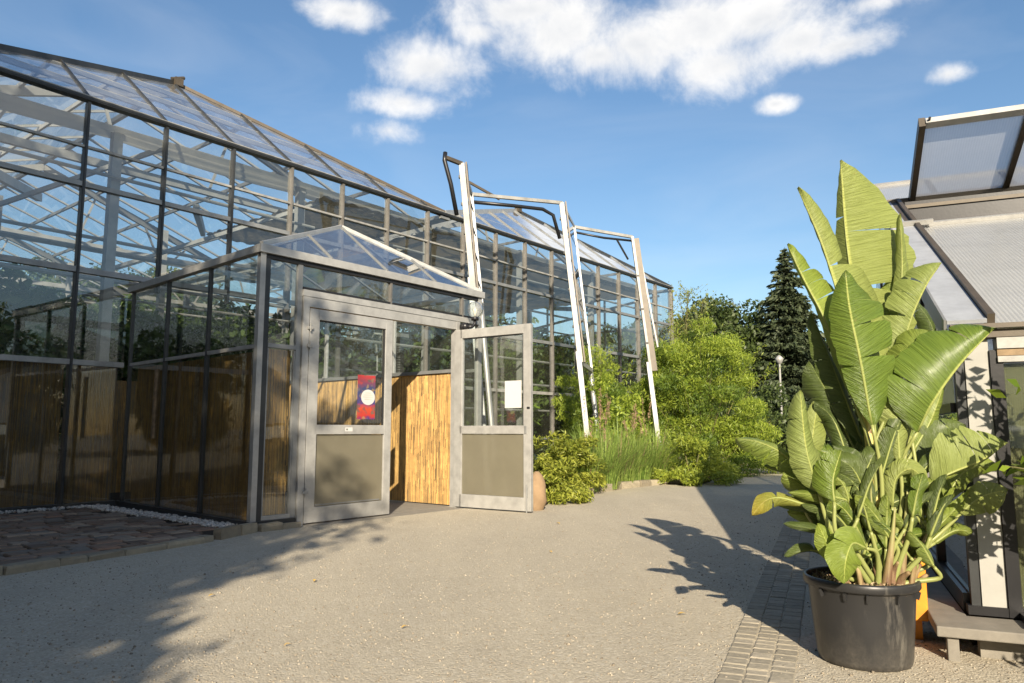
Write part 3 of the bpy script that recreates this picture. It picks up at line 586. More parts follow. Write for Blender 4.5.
# door leaves
def leaf_door(hx, rz, flip, extras):
    d_ = empty('door', (hx, -.0, 0), rz); d_.parent = po; s_ = -1 if flip else 1
    def B(nm, a, b, m_, par=d_, bev=.004):
        x0, x1 = sorted((a[0]*s_, b[0]*s_)); return MB().box((x0,a[1],a[2]),(x1,b[1],b[2])).build(nm, m_, par, bevel=bev)
    LW = 1.345; t0, t1 = -.045, .02
    fr = MB()
    def fb(a, b):
        x0, x1 = sorted((a[0]*s_, b[0]*s_)); fr.box((x0,a[1],a[2]),(x1,b[1],b[2]))
    fb((.012,t0,.02),(.155,t1,2.585)); fb((LW-.118,t0,.02),(LW,t1,2.585)); fb((.1181,t0,2.455),(LW-.1181,t1,2.585)); fb((.1181,t0,1.06),(LW-.1181,t1,1.175)); fb((.1181,t0,.02),(LW-.1181,t1,.20))
    fr.build('door_frame', ALU, d_, bevel=.004)
    B('gasket', (.119,-.030,1.176), (.134,.004,2.454), RUBBER); B('gasket', (LW-.134,-.030,1.176), (LW-.119,.004,2.454), RUBBER); B('gasket', (.17,-.030,2.44), (LW-.17,.004,2.454), RUBBER)
    MB().quad((.12*s_,-.012,1.177),((LW-.12)*s_,-.010,1.177),((LW-.12)*s_,-.013,2.453),(.12*s_,-.011,2.453)).build('glass_pane', GLASS, d_)
    B('kick_panel', (.12,-.020,.203), (LW-.12,-.004,1.057), FROST, bev=0)
    MB().box((min(.17*s_,(LW-.17)*s_),-.032,.213),(max(.17*s_,(LW-.17)*s_),-.022,.228)).build('bead', GALV, d_)
    for z in (.36,2.1,2.32): 
        B('hinge', (-.03,-.075,z), (.045,-.047,z+.04), ALUW, bev=.006); MB().tube([(.005*s_,-.072,z-.025),(.005*s_,-.072,z+.07)], .010, 10).build('hinge_pin', ALUW, d_)
    return d_, B, LW
dl, B, LW = leaf_door(FX0+.088, 0, False, None)
# event poster with a flower-meadow style print, generic
def poster_mat():
    x = M_('event_poster'); s_ = x.node('ShaderNodeSeparateXYZ', {0: x.tc.outputs['Object']})
    n = x.noise(11, 4, .7); vo = x.node('ShaderNodeTexVoronoi', {'Vector': x.tc.outputs['Object'], 'Scale': 22}); vcx = x.node('ShaderNodeSeparateColor', {0: vo.outputs['Color']})
    zz = x.math('DIVIDE', x.math('SUBTRACT', s_.outputs[2], 1.25), .57)
    zc = x.math('ADD', zz, x.math('MULTIPLY', x.math('SUBTRACT', n, .5), .25))
    c = x.ramp(zc, [(.0,(.06,.03,.13)),(.07,(.36,.03,.025)),(.26,(.45,.06,.02)),(.36,(.05,.04,.15)),(.7,(.035,.05,.12)),(.86,(.2,.04,.06)),(.97,(.36,.035,.035))])
    c = x.mix(x.ramp(vcx.outputs[0], [(.6,(0,0,0)),(.75,(.7,.7,.7))]), c, x.ramp(vcx.outputs[1], [(.2,(.3,.04,.04)),(.5,(.03,.08,.07)),(.8,(.25,.17,.08))])); x.col(c, .45); return x.m
MB().box((.79,-.016,1.25),(1.085,-.0135,1.82)).build('poster', poster_mat(), dl)
mb = MB(); cen = (.965,-.0165,1.535); vs = [(cen[0]+.115*math.cos(a), cen[1], cen[2]+.10*math.sin(a)) for a in [2*math.pi*i/28 for i in range(28)]]; mb.add(vs, [tuple(range(28))]); mb.build('poster_disc', PAPER, dl)
INK = plain('dark_ink', (.12,.13,.11), .6)
mb = MB()
for i, w_ in enumerate((.05,.075,.085,.06)): mb.box((.965-w_,-.0175,1.585-i*.027),(.965+w_,-.0168,1.596-i*.027))
mb.build('poster_lines', plain('grey_print', (.40,.42,.36), .6), dl)
MB().box((.585,-.0475,1.095),(.70,-.0455,1.145)).build('label_plate', PAPER, dl); MB().box((.60,-.0485,1.11),(.625,-.0478,1.13)).build('label_mark', INK, dl)
dr, B2, LW = leaf_door(FX1-.062, math.radians(95), True, None)
B2('paper_notice', (LW-.155-.29,-.0085,1.42), (LW-.165,-.0065,1.80), PAPER, bev=0)
B2('latch', (LW-.06,.0205,1.40), (LW-.01,.024,1.43), BLACK); B2('lock_plate', (LW-.10,.0205,1.06), (LW-.06,.03,1.17), GALV); B2('lock_plate', (LW-.075,.0205,.20), (LW-.045,.03,.34), GALV)
MB().tube([(-(LW-.06),.034,.38),(-(LW-.06),.034,.0)], .009, 8).build('drop_bolt', GALV, dr);
MB().beam((.02,-.09,2.60),(-.35,-.07,2.56),.05,.045).build('door_closer', ALUW, dr)
MB().tube([(.0,-.1,2.615),(.22,-.04,2.63)], .012, 8).build('closer_arm', ALUW, dr)
# globe lamp on the right corner
wl = empty('wall_lamp', W(PORL+PW-.36, 3.87+.06, 2.74), GR, 'clear glass globe lamp on a black bracket at the right end of the porch', 'lamp')
MB().tube([(-.1,-.02,-.10),(-.1,-.13,-.10)], .055, 16).build('bracket', BLACK, wl, True); MB().tube([(-.1,-.12,-.10),(-.03,-.16,-.10),(.02,-.17,-.05),(.02,-.17,.02)], .026, 10).build('arm', BLACK, wl, True)
MB().lathe([(.0,0),(.055,0),(.06,.03),(.05,.05),(0,.055)], (.02,-.17,0), 20).build('lamp_cap', BLACK, wl, True)
MB().lathe([(.05,.05),(.085,.08),(.112,.13),(.118,.17),(.105,.22),(.07,.262),(.03,.28),(.0,.284)], (.02,-.17,0), 28).build('globe', CLEAR, wl, True)
MB().lathe([(0,.055),(.018,.06),(.02,.1),(.034,.14),(.03,.17),(0,.19)], (.02,-.17,0), 16).build('bulb', BULB, wl, True)
MB().tube([(-.1,-.05,-.15),(-.09,-.04,-.5),(-.09,-.03,-.62)], .008, 6).build('cable', BLACK, wl)
# ------------------------------------------------------------ folding glass screen beside the facade
fs = empty('folding_screen', W(5.9, 2.0), GR, 'tall zigzag screen of leaning aluminium frames and glass strips along the greenhouse front', 'glass screen')
LEAN = .127
def SP(u_, vt, z, zt=6.2): return Vector((u_-5.9, -(vt + LEAN*(zt-z)) + 2.0, z))    # local point; vt = distance from facade at the top
nears = [(5.9,2.0,6.22), (9.26,2.0,6.27), (12.44,2.0,6.13)]; fars = [(7.35,.95,6.2), (11.1,1.1,6.27)]
for i, (u_, vt, zt) in enumerate(nears):
    zb = 2.58 if i else 3.7
    dirp = (SP(fars[0][0],.95,5) - SP(5.9,2.0,5)); dirp.z = 0; dirp.normalize()
    if i < 2:
        uf, vf, zf = fars[i]
        a0, a1 = SP(u_,vt,zb), SP(u_,vt,zt); b0, b1 = SP(uf,vf,zb), SP(uf,vf,zf)
        MB().beam(a0, a1, .115, .10, dirp).build('stile', SCREENM, fs, bevel=.006); MB().beam(b0, b1, .07, .07, dirp).build('stile', GALV, fs, bevel=.006)
        n_ = Vector((-dirp.y, dirp.x, 0))
        MB().beam(a0 - n_*.09 - dirp*.02, a1 - n_*.09 - dirp*.02, .03, .16, dirp).build('side_channel', BROWN, fs)
        MB().quad(a0 + dirp*.07, b0 - dirp*.06, b1 - dirp*.06, a1 + dirp*.07).build('glass_panel', glass_mat('screen_glass', (.86,.9,.92), 2.2, .02, .16, (.5,.55,.6)) if i == 0 else bpy.data.materials['screen_glass'], fs)
        MB().beam(a1, b1, .05, .07).build('top_rail', ALU, fs); MB().beam(a0, b0, .06, .10).build('bottom_rail', ALU, fs)
        mb = MB()
        for f in (.22,.45,.68,.9): mb.beam(a0.lerp(a1, f) + n_*.02, a0.lerp(a1, f) + dirp*.09 + n_*.02, .13, .05); mb.beam(a0.lerp(a1,f)+dirp*.1, b0.lerp(b1,f-.06), .025, .03)
        mb.build('clips', RUBBER, fs)
        MB().tube([SP(uf,vf-.05,0), SP(uf,vf-.03,zb+.2)], .06, 10).build('post', GALV, fs)
    else:
        a0, a1 = SP(u_,vt,2.6), SP(u_,vt,zt); n_ = Vector((-dirp.y, dirp.x, 0))
        MB().beam(a0, a1, .07, .12, dirp).build('stile', SCREENM, fs, bevel=.006)
        MB().beam(a0 - n_*.10, a1 - n_*.10 - Vector((0,0,.05)), .13, .10, dirp).build('side_channel', BROWN, fs)
        MB().beam(a0 - n_*.19 + Vector((0,0,.6)), a1 - n_*.19 - Vector((0,0,.5)), .04, .06, dirp).build('side_channel', BLACK, fs)
        mb = MB()
        for f in (.2,.45,.7): mb.beam(a0.lerp(a1, f) - n_*.03, a0.lerp(a1, f) + n_*.05, .13, .05)
        mb.build('clips', RUBBER, fs)
    MB().beam(SP(u_-.04,vt-.04,-.05), SP(u_-.02,vt-.02,zb+.25), .12, .09, dirp).build('post', GALV, fs, bevel=.01)
    MB().beam(SP(u_+.10,vt-.09,-.05), SP(u_+.10,vt-.09,zb*.62), .035, .11, dirp).build('post', GALV, fs)
prev_far = (4.25,1.6,6.42)
fa = [prev_far] + fars
for i, (u_, vt, zt) in enumerate(nears):
    uf, vf, zf = fa[i]; p, q = SP(uf,vf,zf), SP(u_,vt,zt)
    if i == 0: p = q.lerp(p, .22)
    MB().beam(p, q, .07, .07).build('top_bar', SCREENM if i else BROWN, fs)
    dz = Vector((0,0,-.17))
    if i == 0: pts = [p + Vector((0,0,.10)), p + Vector((-.02,0,-.06)), p.lerp(q,.35)+Vector((0,0,-.48)), p.lerp(q,.72)+Vector((0,0,-1.05))]
    elif i == 1: pts = [p+dz, p.lerp(q,.45)+dz, p.lerp(q,.78)+dz*1.1, p.lerp(q,.9)+dz*1.8, q+Vector((-.09,0,-.85))]
    else: pts = [p+dz*.8, p.lerp(q,.5)+dz*.9, q+dz*.6]
    MB().tube(pts, .042 if i < 2 else .03, 8).build('drive_arm', BLACK, fs, True)
    if i == 2: MB().tube([p.lerp(q,.72)+dz*.7, p.lerp(q,.92)+Vector((0,0,-.62))], .025, 6).build('drive_arm', BLACK, fs)
    if i == 1: MB().beam(p+Vector((-.1,0,.25)), p.lerp(q,.3)+Vector((0,0,-.05)), .04,.05).build('drive_arm', BROWN, fs)

# ------------------------------------------------------------ propagation greenhouse on the right (local y runs back along its gable)
RA = R(23.1); rg = empty('greenhouse', (2.368, 3.949, 0), -RA, 'low greenhouse with ribbed translucent roof sheets and open roof vents beside the potted plant', 'greenhouse')
SL = .436; RX = 8.0; RL = 4.37; EZ2 = 1.66; BZ = .17
VERGE = metal_mat('verge_sheet', (.40,.42,.45), .4, .2, .3)
def rz(y_): return EZ2 + SL*y_
def slope(mb, x0, x1, y0, y1, t0, t1, mi=0):      # slab lying in the roof plane
    nz_ = Vector((0,-SL,1)).normalized()
    P = [Vector((x,y,rz(y))) + nz_*t for t in (t0,t1) for x, y in ((x0,y0),(x1,y0),(x1,y1),(x0,y1))]
    return mb.add(P, [(3,2,1,0),(4,5,6,7),(0,1,5,4),(1,2,6,5),(2,3,7,6),(3,0,4,7)], mi)
slope(MB(), -.03, .152, -.06, 1.02, .03, .05).build('verge_flashing', VERGE, rg); slope(MB(), -.03, .152, 1.026, 2.78, .03, .05).build('verge_flashing', VERGE, rg)
slope(MB(), -.03, .10, 2.84, RL, .03, .05).build('verge_flashing', VERGE, rg)
for a, b in ((-.06,1.02),(1.026,2.78),(2.84,RL)):
    nz_ = Vector((0,-SL,1)).normalized(); P = []
    slope(MB(), -.045, -.032, a, b, -.06, .055).build('verge_fascia', GALV, rg)
slope(MB(), .155, .19, -.05, RL, .0, .075).build('glazing_bar', BROWN, rg); slope(MB(), .102, .152, 2.84, RL, .03, .045).build('glazing_bar', BROWN, rg)
xs = [.192, 1.26, 2.32, 3.38, 4.44, 5.5, 6.56, 7.62]
for a, b in zip(xs[:-1], xs[1:]):
    slope(MB(), a, b-.034, -.08, 2.86, .0, .016).build('roof_panel', POLY, rg)
    slope(MB(), b-.032, b-.002, -.05, 2.86, .0, .05).build('glazing_bar', ALU, rg)
slope(MB(), .192, RX, 2.87, 2.93, -.03, .05).build('vent_sill', ALU, rg); slope(MB(), -.03, .30, 2.785, 2.835, .05, .09).build('verge_trim', ALUW, rg)
mb = MB().beam((-.05,RL,rz(RL)+.0),(RX,RL,rz(RL)+.0),.16,.10); mb.build('ridge_beam', BROWN, rg); MB().box((.2,RL-.45,rz(RL)-.42),(RX,RL-.38,rz(RL)-.10)).build('vent_curb_and_shade', BLACK, rg); MB().box((.2,RL-.47,rz(RL)-.175),(RX,RL-.452,rz(RL)-.14)).build('vent_curb_and_shade', BROWN, rg)  # black box stands in for shade inside the vent slot; brown strip is curb
# opened roof vent: hinged at the ridge, free edge raised
def flap(x0, x1, yh, zh, yt, zt, nb, m_ , nm='roof_vent'):
    f = empty(nm, (0,0,0)); f.parent = rg; d = Vector((0,yt-yh,zt-zh)).normalized(); nn_ = Vector((0,-d.z,d.y))
    H = lambda x, t, o=0: Vector((x,yh,zh)) + d*t + nn_*o
    L_ = math.hypot(yt-yh, zt-zh)
    MB().beam(H(x0,0),H(x0,L_),.055,.10,nn_).build('vent_frame', BROWN, f); MB().beam(H(x0+.03,L_-.03),H(x1,L_-.03),.09,.055,nn_).build('vent_frame', ALU, f)
    MB().beam(H(x0+.03,L_-.085,-.02),H(x1,L_-.085,-.02),.022,.03,nn_).build('vent_trim', ALUW, f); MB().beam(H(x0+.03,.03),H(x1,.03),.055,.08,nn_).build('vent_frame', BROWN, f)
    step = (x1-x0)/nb
    for i in range(nb):
        a, b = x0+.03+step*i, x0+step*(i+1)-.03
        MB().quad(H(a,.05,.0),H(b,.05,.0),H(b,L_-.07,.0),H(a,L_-.07,.0)).build('vent_panel', m_, f)
        MB().beam(H(x0+step*(i+1),.05,-.01),H(x0+step*(i+1),L_-.07,-.01),.055,.06,nn_).build('vent_bar', BROWN, f)
    MB().tube([H(x0+.06,L_+.01),H(x0+.06,L_+.05)], .012, 6).build('stop_pin', BLACK, f)
    return f
flap(.31, .31+.86*8, RL, rz(RL)+.03, 3.12, 4.0, 8, POLYF)
flap(-.12, 3.2, RL+.25, rz(RL)-.13, RL+2.0, 4.42, 4, POLYF)
# rear slope, front wall, gable
nR = [(0,RL,rz(RL)),(RX,RL,rz(RL)),(RX,8.7,EZ2),(0,8.7,EZ2)]; MB().quad(*nR).build('roof_panel', POLY, rg)
MB().box((-.02,-.07,EZ2-.075),(RX,.04,EZ2-.03)).build('gutter', BROWN, rg); MB().box((-.02,-.10,EZ2-.03),(RX,-.055,EZ2-.005)).build('gutter', BROWN, rg)
MB().box((.19,-.065,EZ2-.135),(RX,.04,EZ2-.078)).build('eave_rail', ALUW, rg); MB().box((.19,-.055,EZ2-.172),(RX,.03,EZ2-.138)).build('eave_rail', WOOD, rg); MB().box((.19,-.062,EZ2-.205),(RX,.03,EZ2-.175)).build('eave_rail', ALUW, rg)
MB().box((.045,-.03,BZ+.02),(.155,.0,EZ2-.08)).build('corner_panel', plain('cream_panel',(.32,.315,.29),.7,0,5,.1), rg)
MB().box((.157,-.045,BZ),(.215,.03,EZ2-.14)).build('door_post', BLACK, rg); MB().box((.0,-.02,BZ),(.043,.05,EZ2-.08)).build('corner_post', ALUD, rg)
for i in range(7):
    a = .22+1.08*i; MB().box((a,-.012,BZ+.05),(a+1.02,.004,EZ2-.21)).build('wall_panel', REED, rg); MB().box((a+1.022,-.04,BZ),(a+1.078,.03,EZ2-.21)).build('door_post', BLACK, rg)
MB().box((-.02,-.04,BZ),(RX,.04,BZ+.045)).build('sill', BLACK, rg)
gy = [0,1.1,2.3,3.5,4.7,5.9,7.3,8.7]
gz = lambda y_: rz(y_) if y_ <= RL else rz(RL) - (rz(RL)-EZ2)*(y_-RL)/(8.7-RL)
for y_ in gy[1:]: MB().box((-.025,y_-.03,BZ),(.02,y_+.03,gz(y_)-.05)).build('mullion', BLACK, rg)
for a, b in zip(gy[:-1], gy[1:]):
    MB().quad((-.005,a+.03,1.25),(-.005,b-.03,1.25),(-.005,b-.03,gz(b)-.04),(-.005,a+.03,gz(a)-.04)).build('gable_panel', SIDEPOLY, rg)
    MB().quad((-.003,a+.03,BZ+.1),(.001,b-.03,BZ+.1),(-.003,b-.03,1.2),(.0,a+.03,1.2)).build('gable_glass', DARKGLASS, rg)
MB().box((-.025,.05,1.2),(.02,8.7,1.25)).build('gable_rail', BLACK, rg); MB().box((-.03,.05,BZ),(.02,8.7,BZ+.09)).build('sill', BLACK, rg)
MB().box((.02,.3,.0),(.9,8.5,.95)).build('plant_bench', WOOD, rg); MB().box((0,0.05,0),(RX,8.7,.16)).build('floor_slab', SOIL, rg)
mb = MB().quad((RX,0,0),(RX,8.7,0),(RX,8.7,EZ2),(RX,RL,rz(RL)),(RX,0,EZ2)).quad((0,8.7,0),(RX,8.7,0),(RX,8.7,EZ2),(0,8.7,EZ2)); mb.build('rear_wall', SIDEPOLY, rg)
for y_ in (.4,1.6,2.75):
    mb = MB().beam((.25,y_,rz(y_)-.06),(RX,y_,rz(y_)-.06),.06,.08); mb.build('purlin', GALV, rg)
st = empty('concrete_step', (2.368, 3.949, 0), -RA, 'grey concrete slab step on a short leg along the low greenhouse', 'step')
MB().prism([(-.20,-.34),(RX,-.34),(RX,-.05),(-.03,-.05),(-.03,8.5),(-.20,8.5)], .115, .165).build('slab', CONC, st, bevel=.006)
MB().box((-.155,-.31,-.01),(-.105,-.25,.112)).build('leg', CONC, st, bevel=.004); MB().box((0.0,-.18,-.02),(RX,-.1,.112)).build('base_wall', CONC, st)
for y_ in (1.2,2.8,4.4): MB().box((-.13,y_,-.01),(-.07,y_+.06,.112)).build('leg', CONC, st)
MB().box((.20,-.30,.168),(1.4,-.05,.20)).build('door_sill', BLACK, st)

# ------------------------------------------------------------ leaves in quantity
def leaf_quads(cen, size, nrm=None, asp=.45, droop=0, axis=None, jit=1.0):
    n = len(cen); cen = np.asarray(cen, float); s = size*rng.uniform(.65,1.35,n)
    ax = rng.normal(size=(n,3)) if axis is None else np.asarray(axis) + rng.normal(size=(n,3))*jit
    ax[:,2] -= droop; ax /= np.linalg.norm(ax,axis=1)[:,None]
    t = rng.normal(size=(n,3)); sd_ = np.cross(ax,t); sd_ /= np.linalg.norm(sd_,axis=1)[:,None]; nn_ = np.cross(sd_,ax)
    a = cen - ax*(s*.5)[:,None]; b = cen + sd_*(s*asp*.5)[:,None] + nn_*(s*.08)[:,None]; c = cen + ax*(s*.5)[:,None] - nn_*(s*.06)[:,None]; d = cen - sd_*(s*asp*.5)[:,None] + nn_*(s*.08)[:,None]
    V = np.stack([a,b,c,d],1).reshape(-1,3); F = np.arange(4*n).reshape(n,4); return V, F
def clump_points(clumps, per, shell=.5):
    P = []
    for (x,y,z,r,*rr) in clumps:
        n = max(8, int(per*(r**2))); d = rng.normal(size=(n,3)); d /= np.linalg.norm(d,axis=1)[:,None]; rad = r*(shell + (1-shell)*rng.random(n))**.8*rng.uniform(.75,1.1,n)
        P.append(np.array([x,y,z]) + d*rad[:,None]*np.array([1,1,rr[0] if rr else .75]))
    return np.vstack(P)
def tree(name, loc, h, r, label, cat='tree', group=None, lf=LF_TREE, seed=0, leafsize=.3, per=55, nclump=46, z0=.28, lean=(0,0), rz_=None, asp=.5):
    rs = np.random.default_rng(seed); root = empty(name, loc, random.uniform(0,6.28) if rz_ is None else rz_, label, cat, group)
    mb = MB(); tr = [Vector((0,0,-.1)), Vector((.1,0,h*.25)), Vector((lean[0]*.4,lean[1]*.4,h*.5)), Vector((lean[0],lean[1],h*.85))]; mb.tube(tr, [h*.026,h*.02,h*.014,h*.004], 9)
    cl = []; cz = h*(z0+1)/2; rzv = h*(1-z0)/2
    for i in range(nclump):
        d = rs.normal(size=3); d /= np.linalg.norm(d); q = rs.uniform(.35,.95)**.6; cr = r*rs.uniform(.20,.36)
        c = np.array([d[0]*r*q + lean[0]*.5, d[1]*r*q + lean[1]*.5, cz + d[2]*rzv*q*.92]); 
        if c[2] - cr*.5 < h*.04 and z0 < 0: continue
        cl.append((*c, cr))
        if i % 3 == 0:
            b0 = tr[1].lerp(tr[2], rs.random()) if c[2] < h*.6 else tr[2].lerp(tr[3], rs.random()*.7); mid_ = b0.lerp(Vector(c), .5) + Vector((0,0,.04*h)); mb.tube([b0, mid_, Vector(c)], [h*.009,h*.006,h*.002], 6)
    mb.build('trunk', BARK, root, True)
    P = clump_points(cl, per/(r*.28)**2); V, F = leaf_quads(P, leafsize, asp=asp, droop=.4); np_mesh('crown', V, F, lf, root); return root
def place(src, loc, rz_, sc, label=None, group=None):
    c = copy_tree(src); c.location = loc; c.rotation_euler = (0,0,rz_); c.scale = (sc,sc,sc)
    if label: c['label'] = label
    if group: c['group'] = group
    return c
# the broad tree behind the viewer whose shade lies over the paved corner
tree('shade_tree', (-6.9,-8.2,0), 15.6, 4.9, 'broad leafy tree standing outside the picture, shading the paved corner', lf=LF_TREE, seed=3, leafsize=.24, per=330, nclump=300, z0=-.2, rz_=0)
tree('shade_tree', (-4.1,-7.0,0), 6.8, 2.5, 'low leafy tree below the broad one, shading the gravel at the lower left', lf=LF_TREE, seed=15, leafsize=.2, per=420, nclump=110, z0=.0, rz_=0)  # added out of view to widen the shade at the lower left
tree('shade_tree', (-13.4,-4.5,0), 13.5, 4.6, 'second leafy tree left outside the picture, shading the left glass wall', lf=LF_TREE, seed=5, leafsize=.26, per=230, nclump=110, z0=-.1, rz_=0)
tree('shade_tree', (-10.2,1.6,0), 12.5, 3.7, 'added unseen leafy tree close beside the paved corner, blocking sky light from the left', lf=LF_TREE, seed=6, leafsize=.26, per=260, nclump=120, z0=.12, rz_=0)  # added out of view to cut sky light over the paved corner
# dark trees at the end of the path
G1 = 'dark deciduous trees beyond the path'
t1 = tree('deciduous_tree', (10.8,44,0), 9.0, 3.9, 'dark round tree left of the conifer, rising behind the bright bamboo', group=G1, lf=LF_DARK, seed=8, leafsize=.25, per=300, nclump=70, z0=.08)
place(t1, (19.5,52,0), 1.7, 1.0, 'dark tree standing directly left of and behind the conifer', G1); place(t1, (21.9,44,0), 2.9, .95, 'dark tree filling the gap between conifer and banana leaves', G1)
place(t1, (26.5,44,0), 4.1, 1.15, 'dark tree right of the conifer, mostly behind the tall banana leaves', G1); place(t1, (8.6,56,0), .6, 1.1, 'far dark tree peeping out at the left above the bamboo', G1)
place(t1, (18.9,36,-3.4), 5.0, .8, 'low dark tree around the foot of the lamp post', G1); place(t1, (21.0,33,-2.2), 2.2, .85, 'low dark tree right behind the lamp post', G1); place(t1, (32,40,0), 3.3, 1.1, 'dark tree hidden behind the low greenhouse gable', G1)
place(t1, (10.6,32,-3.2), 1.0, .72, 'dark hedge-like tree closing the far end of the path', G1)
# trees on the open side, seen mirrored in the facade glass
G2 = 'trees mirrored in the greenhouse glass'
t2 = tree('deciduous_tree', (30,12,0), 9.0, 4.6, 'green tree beyond the low greenhouse, seen as a reflection in the glass', group=G2, lf=LF_TREE, seed=12, leafsize=.4, per=110, nclump=50, z0=.1)
for x_, y_, s_ in ((34,22,1.0),(29,2,.85),(33,-8,1.05),(26,-16,1.0),(15,-24,.9),(4,-30,.95),(36,32,1.1),(-24,-14,1.1),(-20,4,.9),(-16,36,1.0),(-4,42,1.1)): place(t2, (x_,y_,0), x_, s_)
place(t1, (13.6,47,0), 3.9, 1.08, 'dark tree showing between the bamboo and the conifer', G1)
G3 = 'added unseen dark trees that darken the glass reflections'  # added out of view to keep bright ground out of the glass reflections
for u_, s_ in ((-14,.9),(-9,1.0),(-4,.9),(1,1.0),(6,.95),(11,1.0)): place(t1, W(u_,-22.5), u_*1.3, s_, 'dark tree behind the rear wall of the long greenhouse, seen through its glass', 'trees behind the long greenhouse')
for x_, y_, s_ in ((-12.5,5.5,.5),(-13,9,.55),(-12,-1.5,.5)): place(t1, (x_,y_,-.7), y_, s_, 'added unseen dark shrub-like tree on the left, darkening the glass reflections', G3)
for x_, y_, s_ in ((-17,7,.75),(-18,13,.8),(-16.5,19,.75),(-19,0,.85),(24,-5,.8),(22,-13,.85),(12,-20,.85),(27,6,.8),(-9,-22,.9),(-2,-24,.9),(26,16,.8),(28,24,.85)): place(t1, (x_,y_,-1.2), x_*1.7, s_, 'added unseen dark tree at the side of the yard, darkening the glass reflections', G3)
# conifer
def conifer(loc, h, r, label):
    root = empty('conifer', loc, .4, label, 'tree'); MB().tube([(0,0,-.1),(0,0,h*.5),(0,0,h*.98)], [.24,.14,.02], 9).build('trunk', BARK, root, True)
    P, A = [], []; z = h*.05
    while z < h*.985:
        f = 1-(z/h); rr = r*(f**.82)*(.97 if z > h*.1 else .8); nb = max(4, int(6+9*f))
        for k in range(nb):
            a = rng.uniform(0,6.28); L_ = rr*rng.uniform(.62,1.12); m_ = max(6, int(100*L_/r*1.6)); s_ = rng.random(m_)**.75
            d = np.array([math.cos(a),math.sin(a)]); sidep = rng.normal(size=m_)*.16*L_*(.35+s_*(1-s_)*2.4)
            x = d[0]*s_*L_ - d[1]*sidep; y = d[1]*s_*L_ + d[0]*sidep; zz = z + h*.008 - .34*L_*s_ + .16*L_*s_**3 - np.abs(rng.normal(size=m_))*.11*(1-s_*.5)*L_**.5
            P.append(np.stack([x,y,zz],1)); A.append(np.stack([d[0]+rng.normal(size=m_)*.5, d[1]+rng.normal(size=m_)*.5, np.full(m_,-.45)],1))
        z += h*.0155
    V, F = leaf_quads(np.vstack(P), .34, asp=.33, axis=np.vstack(A), jit=.35); np_mesh('crown', V, F, LF_CON, root); return root
conifer((16.0,42.5,0), 11.8, 4.3, 'tall dark pointed conifer behind the street lamp')

# ------------------------------------------------------------ planting in front of the facade
def bush(name, loc, clumps, n_per, size, asp, lf, label, cat='bush', group=None, droop=.5, shell=.55, stems=7, axis_out=False, jit=.8, canes=0, inner=None):
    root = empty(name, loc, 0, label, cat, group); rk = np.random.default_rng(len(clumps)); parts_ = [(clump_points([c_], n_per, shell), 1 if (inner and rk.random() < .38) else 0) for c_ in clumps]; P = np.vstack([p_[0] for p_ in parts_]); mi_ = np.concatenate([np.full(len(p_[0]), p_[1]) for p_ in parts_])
    mbc = MB(); C_ = []; hmax = max(c[2] for c in clumps); rmax = max(math.hypot(c[0],c[1]) for c in clumps)
    for i in range(canes):
        a = rng.uniform(0,6.28); q = rng.uniform(.3,1.05)*rmax; z_ = hmax*rng.uniform(.72,1.18)*(1-.35*(q/rmax)**2); p0, p1, p2 = Vector((q*.2*math.cos(a),q*.2*math.sin(a),0)), Vector((q*.5*math.cos(a),q*.5*math.sin(a),z_*.75)), Vector((q*1.1*math.cos(a),q*1.1*math.sin(a),z_))
        bz = lambda t: p0*(1-t)**2 + p1*2*t*(1-t) + p2*t*t
        mbc.tube([bz(t/8) for t in range(9)], [.012-.0012*t for t in range(9)], 4, cap=False)
        for t in rng.uniform(.45,1,150): C_.append(np.array(bz(t)) + rng.normal(size=3)*.075)
    if canes: P = np.vstack([P, np.array(C_)]); mi_ = np.concatenate([mi_, np.zeros(len(C_), int)]); mbc.build('canes', TWIG, root)
    ax = None
    if axis_out:
        c0 = np.array([0,0,.3]); ax = P - c0; ax /= np.linalg.norm(ax,axis=1)[:,None]
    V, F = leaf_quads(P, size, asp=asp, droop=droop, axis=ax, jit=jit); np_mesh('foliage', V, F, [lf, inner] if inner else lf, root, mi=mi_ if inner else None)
    mb = MB()
    for i in range(stems):
        x, y, z = clumps[(i*3) % len(clumps)][:3]; mb.tube([(x*.15,y*.15,0),(x*.6,y*.6,z*.6),(x,y,z)], [.022,.015,.006], 5)
    mb.build('stems', TWIG, root); return root
def mound(rx, ry, h, n, r0, r1, seed):
    rs = np.random.default_rng(seed); out = []
    for i in range(n):
        a = rs.uniform(0,6.28); q = rs.random()**.5; zt = math.sqrt(max(.03,1-q*q)); z = h*zt*rs.uniform(.25,.98); r_ = rs.uniform(r0,r1); out.append((rx*q*math.cos(a), ry*q*math.sin(a), max(r_*.6, z-r_*.6), r_, rs.uniform(.5,.8)))
    return out
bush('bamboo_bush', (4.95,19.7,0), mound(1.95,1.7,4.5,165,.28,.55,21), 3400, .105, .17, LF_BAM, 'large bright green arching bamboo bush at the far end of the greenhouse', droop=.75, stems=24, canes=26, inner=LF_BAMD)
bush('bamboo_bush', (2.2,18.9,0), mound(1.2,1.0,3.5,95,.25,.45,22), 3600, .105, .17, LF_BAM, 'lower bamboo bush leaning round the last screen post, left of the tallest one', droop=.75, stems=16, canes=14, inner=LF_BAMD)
bush('juniper_shrub', (3.8,15.85,0), mound(.85,.85,1.12,46,.16,.3,23), 3800, .10, .20, LF_JUN, 'low rounded yellow-green shrub at the corner of the bed by the path', droop=.3, stems=8, axis_out=True)
bush('fern_bush', (.78,11.75,0), mound(.36,.5,.80,26,.12,.2,24), 6500, .085, .24, LF_FERN, 'feathery yellow-green bush next to the open door and the boulder', droop=.45, stems=8, axis_out=True)
